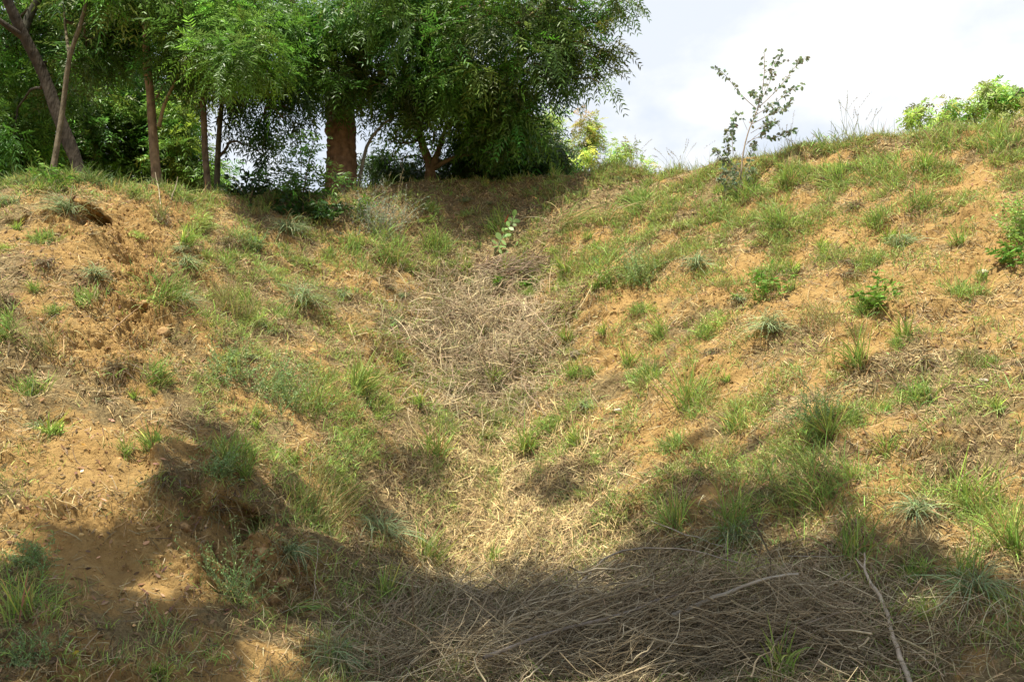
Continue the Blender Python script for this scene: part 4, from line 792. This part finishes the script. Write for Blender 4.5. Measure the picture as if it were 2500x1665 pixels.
# single branches and sticks
def stick(name, label, pts, r0, r1, col, forks=(), group='dead sticks', k=14):
    mb = MB()
    P = smooth_chain([hp(*q) for q in pts], k); P[1:-1] += 0.004 * rng.standard_normal((k - 2, 3)); tubes(mb, P[None], np.linspace(r0, r1, k)[None] * (1 + 0.06 * rng.standard_normal((1, k))), col, 8, 0.04)
    for fk in forks:
        Q = smooth_chain([hp(*q) for q in fk[0]], 7); tubes(mb, Q[None], np.linspace(fk[1], fk[1] * 0.5, 7)[None], col, 6)
    V0 = P[0].copy(); o = mb.build(name, M_twig); tag(o, label, 'stick', group)
    o.data.transform(__import__('mathutils').Matrix.Translation(-Vector(V0))); o.location = V0
stick('forked_stick', 'long grey forked dead stick slanting to the bottom edge right of the brush heap', [(2225, 1700, 0.06), (2190, 1620, 0.10), (2170, 1560, 0.12), (2150, 1495, 0.12), (2122, 1450, 0.11), (2108, 1412, 0.10)], 0.020, 0.010, (0.42, 0.34, 0.245), [([(2108, 1414, .1), (2110, 1400, .12), (2108, 1388, .14)], 0.010), ([(2108, 1416, .1), (2098, 1408, .11), (2087, 1396, .12)], 0.008)])
stick('pale_branch', 'pale thick branch lying across the middle of the brush heap', [(1640, 1590, .30), (1720, 1562, .33), (1800, 1535, .34), (1870, 1512, .34), (1945, 1500, .33)], 0.020, 0.009, (0.36, 0.31, 0.235))
stick('grey_branch', 'longest grey branch sweeping through the front of the brush heap', [(1180, 1660, .18), (1350, 1610, .24), (1500, 1585, .28), (1620, 1545, .30), (1720, 1528, .30)], 0.016, 0.007, (0.27, 0.22, 0.17))
stick('grey_branch', 'curved grey branch arched along the top of the brush heap', [(1400, 1490, .2), (1480, 1415, .22), (1560, 1398, .24), (1680, 1402, .22), (1800, 1430, .2)], 0.009, 0.005, (0.30, 0.25, 0.19))
stick('grey_branch', 'straight thin branch rising steeply at the front right of the brush heap', [(1850, 1660, .2), (1905, 1632, .25), (1990, 1590, .25), (2060, 1560, .22)], 0.010, 0.005, (0.28, 0.22, 0.16))
stick('grey_branch', 'dark slanting branch at the lower middle of the brush heap', [(1560, 1665, .2), (1660, 1625, .26), (1760, 1600, .27), (1850, 1590, .26)], 0.011, 0.006, (0.20, 0.155, 0.115))
stick('pale_twig', 'pale thin twig lying across the sunny edge behind the brush heap', [(1590, 1290, .08), (1660, 1318, .08), (1740, 1345, .08), (1820, 1368, .06), (1960, 1372, .05), (2060, 1370, .05)], 0.006, 0.003, (0.36, 0.30, 0.23))
stick('long_stick', 'long straight stick lying across the gully below the milkweed', [(1172, 685, .06), (1215, 674, .08), (1260, 667, .09), (1295, 661, .08), (1325, 650, .06)], 0.014, 0.008, (0.34, 0.26, 0.18))
stick('short_stick', 'dark short stick resting diagonally on sand at the left of the gully', [(985, 655, .04), (1005, 670, .05), (1030, 692, .04)], 0.014, 0.01, (0.09, 0.06, 0.04))
stick('bent_stalk', 'thick dead stalk bent in an arch over the dark hollow of the gully', [(1160, 860, .05), (1190, 812, .22), (1240, 785, .28), (1290, 790, .26), (1340, 830, .15), (1375, 870, .04)], 0.009, 0.005, (0.36, 0.27, 0.18))
stick('bent_stalk', 'second dead stalk arched lower over the dark hollow of the gully', [(1165, 830, .03), (1205, 740, .12), (1230, 735, .15), (1265, 765, .14), (1310, 800, .05)], 0.008, 0.004, (0.36, 0.27, 0.18))
stick('thin_stalk', 'thin dry stalk leaning across bare sand of the rain channel', [(268, 815, .03), (305, 790, .05), (352, 748, .04)], 0.010, 0.006, (0.30, 0.20, 0.11))
stick('long_twig', 'long dark twig lying on the sandy right slope below the pale lower stone', [(2325, 955, .03), (2380, 948, .03), (2440, 938, .03)], 0.009, 0.006, (0.24, 0.17, 0.11))
stick('thin_stalk', 'white dry reed stalk standing on the bank below the split trunk', [(392, 500, 0), (386, 460, .02), (379, 421, .05)], 0.010, 0.006, (0.45, 0.38, 0.26), (), 'dead sticks', 6)
stick('thin_stalk', 'slanting dry reed stalk on the bank right of the white one', [(418, 490, 0), (428, 455, .02), (434, 432, .05)], 0.010, 0.006, (0.40, 0.34, 0.24), (), 'dead sticks', 6)
stick('thin_stalk', 'thin upright dry stalk in the shaded soil at the bottom left of the hollow', [(762, 1500, 0), (770, 1440, .1), (780, 1370, .2)], 0.005, 0.003, (0.36, 0.28, 0.19))
# small nest of sticks below the milkweed
mb = MB(); TP = []
for i in range(150):
    a = rng.normal(1250, 42); b = rng.normal(655, 11); c0, n0 = hit(a, b); ang = rng.normal(0.25, 0.5); L_ = rng.uniform(0.2, 0.7)
    d = np.array([math.cos(ang), 0.3 * rng.normal(), math.sin(ang) * 0.8]); d = unit(d - n0 * (d @ n0) + n0 * rng.normal(0, 0.12)); t = np.linspace(-.5, .5, 6)[:, None]
    TP.append(c0 + n0 * rng.uniform(0.02, 0.2) + d * L_ * t - n0 * (L_ * 0.3) * t ** 2 + 0.006 * rng.standard_normal((6, 3)))
tubes(mb, np.array(TP), np.tile(np.linspace(0.008, 0.004, 6), (150, 1)) * rng.uniform(0.5, 1.3, (150, 1)), jit((0.26, 0.19, 0.13), 150, 0.35, 0.04), 5)
tag(mb.build('stick_nest', M_twig), 'small heap of broken sticks in the gully below the milkweed', 'brush', None, 'stuff')

# ------------------------------------------------------------------ single plants
def branchlet(mbt, mbl, pts, r0, nleaf, Ls, col, t0=0.25, bark=(0.30, 0.24, 0.18), prof=(0.25, 0.85, 1.0, 0.8, 0.15), asp=0.72, spread=0.02):
    P = smooth_chain(pts, 14); tubes(mbt, P[None], np.linspace(r0, r0 * 0.35, 14)[None], bark, 6)
    t = rng.uniform(t0, 1.0, nleaf) * 13; i = np.minimum(t.astype(int), 12); Q = P[i] + (P[i + 1] - P[i]) * (t - i)[:, None]
    tg_ = unit(P[i + 1] - P[i]); d = unit(tg_ * 0.4 + rand_dir(nleaf) * [1, 1, 0.8] + [0, 0, 0.1]); L_ = Ls * np.exp(0.2 * rng.standard_normal(nleaf))
    simple_leaves(mbl, Q + d * spread, d, L_, L_ * asp, jit(col, nleaf, 0.15), prof, 0.1)
S0 = hit(1806, 486)[0]; SY = S0[1]
def sz(u, v, dy=0.0): return at(1690 + u * 350 / 1276, 90 + v * 430 / 1568, SY + dy)
root = empty('round_leaved_sapling', S0); tag(root, 'tall thin sapling with round grey green leaves standing alone against the sky', 'sapling')
mt = MB(); ml = MB(); cg = (0.22, 0.265, 0.16)
br = [([(425, 1440), (430, 1300), (440, 1150), (460, 1000), (490, 880), (520, 790), (570, 680), (600, 560), (640, 380), (640, 150)], .022, 34, .55, 0),
      ([(570, 640), (500, 580), (410, 490), (340, 400), (280, 330), (235, 300), (190, 290)], .010, 26, .2, .1), ([(590, 600), (650, 500), (700, 380), (740, 280), (860, 200)], .008, 22, .2, .1),
      ([(580, 640), (700, 530), (800, 420), (900, 290), (960, 220), (1035, 190)], .011, 34, .25, -.1), ([(640, 480), (690, 330), (740, 220), (780, 160), (795, 130)], .006, 18, .2, .15),
      ([(560, 700), (660, 640), (780, 560), (880, 480), (980, 430)], .009, 36, .2, -.15), ([(530, 780), (640, 720), (740, 660), (830, 640), (880, 560)], .009, 34, .25, -.2),
      ([(520, 860), (620, 800), (700, 770), (780, 740)], .007, 18, .2, -.1), ([(480, 960), (600, 860), (680, 820), (640, 760)], .008, 22, .3, .1), ([(490, 940), (580, 900), (700, 905), (800, 880), (890, 830)], .008, 28, .3, .05),
      ([(440, 1100), (370, 1050), (355, 900), (360, 790), (380, 690)], .009, 28, .3, -.1), ([(430, 1200), (330, 1100), (300, 980), (320, 830)], .008, 30, .3, -.15), ([(430, 1250), (330, 1150), (250, 1060), (200, 1010)], .008, 28, .3, -.1),
      ([(490, 830), (450, 740), (420, 690)], .005, 6, .4, 0), ([(430, 1300), (500, 1150), (530, 1020), (560, 930)], .008, 26, .3, .1), ([(425, 1300), (370, 1230), (400, 1110)], .006, 20, .2, -.1), ([(430, 1350), (520, 1230), (560, 1180)], .006, 12, .3, -.1), ([(560, 690), (590, 620), (560, 520), (520, 500)], .006, 16, .3, .1),
      ([(425, 1400), (330, 1280), (270, 1180)], .006, 20, .2, -.2), ([(425, 1400), (400, 1280), (340, 1200)], .006, 18, .2, -.3), ([(425, 1400), (480, 1290), (500, 1180)], .006, 26, .2, -.2), ([(425, 1380), (310, 1330), (240, 1250)], .005, 24, .3, -.3)]
for pts, r0, nl, t0, dy in br:
    branchlet(mt, ml, [sz(u, v, dy * k_ / max(len(pts) - 1, 1)) for k_, (u, v) in enumerate(pts)], r0 * 0.75, int(nl * 2.0), 0.060, cg, t0)
mt.build('stem', M_bark, root); ml.build('foliage', M_leaf, root)

# milkweed with big pale leaves
S0 = hit(1216, 620)[0]; SY = S0[1]
root = empty('milkweed', S0); tag(root, 'young milkweed with big pale green leaves and a red flower spike in the upper gully', 'plant')
def kz(u, v, dy=0.0): return at(1150 + u * 300 / 1960, 480 + v * 240 / 1568, SY + dy)
mt = MB(); ml = MB()
main = smooth_chain([kz(370, 910), kz(430, 790), kz(500, 650), kz(580, 520), kz(650, 400), kz(690, 310)], 12); tubes(mt, main[None], np.linspace(.013, .005, 12)[None], (0.25, 0.30, 0.15), 7)
m2_ = smooth_chain([kz(600, 900), kz(640, 860), kz(700, 790)], 6); tubes(mt, m2_[None], np.linspace(.008, .004, 6)[None], (0.25, 0.30, 0.15), 6)
lv = [(430, 770, -110, -90, .125), (440, 800, -120, 10, .11), (450, 830, 30, 70, .09), (470, 700, -60, -150, .15), (480, 690, 100, 90, .10), (500, 660, 90, -50, .11), (540, 570, -30, -40, .10), (560, 560, 60, 40, .10), (590, 520, -60, -20, .10), (600, 490, 80, 50, .10), (610, 480, -30, -90, .11), (650, 400, -40, -60, .10),
      (660, 400, 110, -20, .12), (670, 380, 30, -60, .10), (680, 330, 20, -90, .13), (460, 790, 90, 20, .11), (520, 640, 70, -30, .11), (560, 620, 50, -5, .09), (640, 430, 100, 40, .09), (480, 760, -20, 80, .09), (500, 860, 60, 50, .10), (540, 880, 50, 40, .09), (700, 790, 40, -50, .10), (650, 880, 10, 60, .09), (620, 860, -50, 20, .08), (680, 810, -40, -30, .08)]
B = np.array([kz(a, b, rng.normal(0, .04)) for a, b, *_ in lv]); E = np.array([kz(a + c_, b + d_) for a, b, c_, d_, _ in lv]); d = unit(E - np.array([kz(a, b) for a, b, *_ in lv]) + np.stack([np.zeros(len(lv)), rng.normal(-.03, .05, len(lv)), np.zeros(len(lv))], 1)); LL = np.array([q[4] for q in lv]) * 1.3
sv = unit(np.cross(d, np.array([0, -0.75, 0.55]) + 0.3 * rng.standard_normal((len(lv), 3)))); ribbon(ml, B, d, sv, LL, LL * 0.55, (0.15, 0.6, 0.95, 1.0, 0.8, 0.1), DOWN * (LL * 0.15)[:, None], jit((0.30, 0.47, 0.15), len(lv), 0.12, 0.05))
mt.build('stem', M_leaf, root); ml.build('foliage', M_leaf, root)
mf = MB(); q = 60; tt = rng.random(q); Q = kz(545, 420) + (kz(600, 300) - kz(545, 420)) * tt[:, None]; simple_leaves(mf, Q, unit(UPW + 0.8 * rand_dir(q)), np.full(q, 0.03), np.full(q, 0.012), jit((0.36, 0.10, 0.05), q, 0.2)); mf.build('flower_spike', M_leaf, root)

# shiny leaved shrub and the dark bush at the gully head
def shrub(name, label, base, canes, col, Ls, asp, pin, cat='shrub', group=None, bark=(0.13, 0.10, 0.07)):
    S0, _ = hit(*base); root = empty(name, S0); tag(root, label, cat, group); mt = MB(); ml = MB(); Y0 = S0[1] - 0.05 - canes[0][0][0][2]
    for pts, r0, nl in canes:
        P = smooth_chain([at(q[0], q[1], q[2] + Y0) for q in pts], 12); tubes(mt, P[None], np.linspace(r0, r0 * .3, 12)[None], bark, 6)
        t = rng.uniform(.2, 1, nl) * 11; i = np.minimum(t.astype(int), 10); Q = P[i] + (P[i + 1] - P[i]) * (t - i)[:, None]; d = unit(unit(P[i + 1] - P[i]) * .4 + rand_dir(nl) * [1, 1, .5])
        if pin: sprays(ml, Q, d, np.full(nl, pin) * np.exp(.2 * rng.standard_normal(nl)), jit(col, nl, .2), 5, (Ls, Ls * asp), 0.3)
        else: simple_leaves(ml, Q + d * .03, d, Ls * np.exp(.25 * rng.standard_normal(nl)), np.full(nl, Ls * asp), jit(col, nl, .2))
    mt.build('stem', M_bark, root); ml.build('foliage', M_leaf, root); return root
def fan(x0, y0, Y, tips, r0, nl):
    return [([(x0, y0, Y), ((x0 * .5 + a * .5), (y0 * .42 + b * .58), Y + rng.normal(0, .1)), (a, b, Y + rng.normal(0, .3))], r0, nl) for a, b in tips]
shrub('shiny_shrub', 'glossy shrub with arching sprays of paired leaves beside the thick trunk', (735, 505), fan(735, 505, 14.6, [(660, 400), (690, 350), (735, 325), (775, 315), (640, 440), (820, 430), (700, 400), (760, 370), (775, 410), (720, 440), (845, 430), (690, 455)], .012, 17), (0.10, 0.20, 0.04), .085, .34, .34)
shrub('round_leaved_bush', 'dark rounded bush with small round leaves left of the glossy shrub', (610, 490), fan(610, 495, 14.9, [(560, 430), (595, 415), (630, 425), (650, 445), (600, 445), (570, 458), (640, 462), (545, 455)], .012, 30), (0.035, 0.065, 0.02), .085, .7, 0)
shrub('dark_bush', 'dense dark green bush in the shade at the gully head', (740, 535), fan(740, 530, 14.2, [(620, 500), (660, 490), (700, 485), (740, 480), (780, 490), (820, 500), (850, 508), (690, 510), (790, 515), (640, 510), (830, 520)], .012, 70), (0.045, 0.10, 0.02), .10, .42, 0)
shrub('edge_bush', 'large leafy green bush at the right picture edge under the bare earth scar', (2490, 590), fan(2490, 590, 11.6, [(2440, 490), (2465, 470), (2500, 455), (2530, 470), (2430, 530), (2445, 555), (2480, 510), (2510, 530), (2550, 450), (2560, 530), (2465, 575), (2485, 480), (2520, 570), (2490, 550)], .004, 85), (0.30, 0.44, 0.10), .045, .35, 0, bark=(0.22, 0.25, 0.10))

# ------------------------------------------------------------------ stones, clods, fallen leaves
def stone(name, label, xp, yp, sx, sy, col, cat='stone', group=None):
    P0, N0 = hit(xp, yp); dz = (P0 - CAM) @ FWD; u_, v_ = np.meshgrid(np.linspace(0, 2 * PI, 17)[:-1], np.linspace(0, PI, 9)); dd = np.stack([np.sin(v_) * np.cos(u_), np.sin(v_) * np.sin(u_), np.cos(v_)], -1)
    o_ = rng.random(2) * 50; rr_ = 1 + 0.75 * perlin(dd[..., 0] * 1.6 + o_[0], dd[..., 1] * 1.6 + dd[..., 2] * 1.9 + o_[1]) + 0.45 * perlin(dd[..., 0] * 5 + o_[1], dd[..., 2] * 5 + dd[..., 1] * 4)
    V = dd * rr_[..., None] * np.array([sx, (sx + sy) / 2, sy]) * dz / F / 2 + P0
    mb = MB(); mb.add(V, grid_faces(1, 9, 16, True)[:, ::-1], col); o = mb.build(name, M_stone); tag(o, label, cat, group)
    o.data.transform(__import__('mathutils').Matrix.Translation(-Vector(P0))); o.location = P0
stone('pale_stone', 'pale stone half sunk in sand, upper of two on the right slope', 2400, 668, 24, 18, (0.46, 0.39, 0.30), 'stone', 'pale stones on the right slope')
stone('pale_stone', 'pale flat stone among straw, lower of two on the right slope', 2398, 930, 24, 13, (0.46, 0.38, 0.29), 'stone', 'pale stones on the right slope')
stone('pale_stone', 'small whitish stone between sand and straw near the gully', 1508, 1002, 22, 9, (0.46, 0.40, 0.32), 'stone')
stone('grey_stone', 'grey brown stone at the edge of the dead stalk tangle', 1405, 868, 26, 22, (0.20, 0.155, 0.11), 'stone')
stone('dark_stone', 'small dark stone above the largest round tussock', 1934, 705, 18, 12, (0.08, 0.06, 0.05), 'stone')
for i, (a, b, sx, sy, lb) in enumerate([(636, 1352, 40, 36, 'largest pale clod of earth in the eroded hollow'), (612, 1400, 36, 30, 'lumpy clod just below the largest one in the hollow'), (690, 1420, 40, 26, 'crumbling clod at the right foot of the hollow'), (450, 1290, 26, 24, 'single clod on the shaded slope left of the hollow'), (400, 812, 30, 24, 'yellow clod at the foot of the rain channel'), (352, 742, 22, 18, 'small clod in the rain channel beside the leaning stalk'), (668, 1462, 30, 20, 'low clod under the crumbling one')]):
    stone('earth_clod', lb, a, b, sx, sy, (0.36, 0.22, 0.095), 'clod', 'clods of dry earth')
def leaf(label, xp, yp, size, col, group=None):
    P0, N0 = hit(xp, yp); dz = (P0 - CAM) @ FWD; mb = MB(); L_ = np.array([size * dz / F]); d = unit(np.array([[rng.normal(), rng.normal() * .3, .4]])); d = unit(d - N0 * (d @ N0)[:, None]); sv = np.cross(d, N0 + 0.3 * rng.standard_normal(3))
    ribbon(mb, P0[None] + N0 * .03, d, unit(sv), L_, L_ * .5, (0.1, .8, 1, .7, 0), N0[None] * L_[:, None] * .3, col); tag(mb.build('fallen_leaf', M_leaf), label, 'leaf', group)
leaf('single bright yellow fallen leaf on shaded soil in the lower left', 181, 1598, 18, (0.55, 0.42, 0.04))
leaf('small orange yellow fallen leaf on sunny sand of the left slope', 212, 1092, 12, (0.55, 0.30, 0.05))
leaf('curled brown dead leaf in the grey litter at the bottom middle', 1215, 1502, 34, (0.30, 0.18, 0.10))
leaf('smaller brown dead leaf next to the curled one in the litter', 1240, 1495, 26, (0.33, 0.20, 0.11))
leaf('large dull leaf lying in the dark litter at the lower left', 255, 1532, 40, (0.16, 0.11, 0.075))
leaf('reddish dry leaf in the shade at the gully head', 1025, 532, 22, (0.40, 0.20, 0.10))
# scattered dead leaves nobody could count
mb = MB(); P, Nn, a, b = sample(8000, lambda a, b, X, S: 0.25 + gsum(a, b, [(1150, 500, 350, 60, 1.6), (120, 640, 160, 120, 1.0), (250, 1480, 280, 140, .9), (600, 1250, 120, 80, .6), (130, 1150, 200, 150, .7), (1250, 680, 160, 60, .6), (1550, 1520, 450, 100, .9)])); n = len(P)
d = rand_dir(n); d = unit(d - Nn * np.sum(d * Nn, 1, keepdims=True)); L_ = rng.uniform(.02, .07, n); sv = unit(np.cross(d, Nn + .5 * rand_dir(n)))
ribbon(mb, P + Nn * .012, d, sv, L_, L_ * rng.uniform(.2, .5, n), (.2, 1, .8, 0), Nn * (L_ * rng.uniform(0, .4, n))[:, None], jit((0.22, 0.13, 0.075), n, .5, .08))
tag(mb.build('leaf_litter', M_straw), 'brown dead leaves strewn over the soil', 'leaves', None, 'stuff')
# crumbs of earth
mb = MB(); P, Nn, a, b = sample(15000, lambda a, b, X, S: 0.15 + gsum(a, b, bare) + gsum(a, b, [(620, 1380, 120, 80, 2), (320, 760, 120, 140, 1)])); n = len(P)
oc = np.array([[1, 0, 0], [0, 1, 0], [-1, 0, 0], [0, -1, 0], [0, 0, 1], [0, 0, -1]], float); ft = np.array([[0, 1, 4], [1, 2, 4], [2, 3, 4], [3, 0, 4], [1, 0, 5], [2, 1, 5], [3, 2, 5], [0, 3, 5]])
sz_ = np.minimum(np.exp(rng.normal(math.log(.009), .55, n)), 0.026); V = P[:, None] + Nn[:, None] * 0.004 + oc[None] * sz_[:, None, None] * rng.uniform(.45, 1.25, (n, 6, 3)) + sz_[:, None, None] * 0.3 * rng.standard_normal((n, 6, 3))
mb.add(V, None, np.repeat(jit((0.33, 0.20, 0.085), n, .3, .05), 6, 0), (ft[None] + (np.arange(n) * 6)[:, None, None]).reshape(-1, 3))
tag(mb.build('soil_crumbs', M_stone, None, False), 'small crumbs of dry earth scattered over bare sand', 'soil', None, 'stuff')
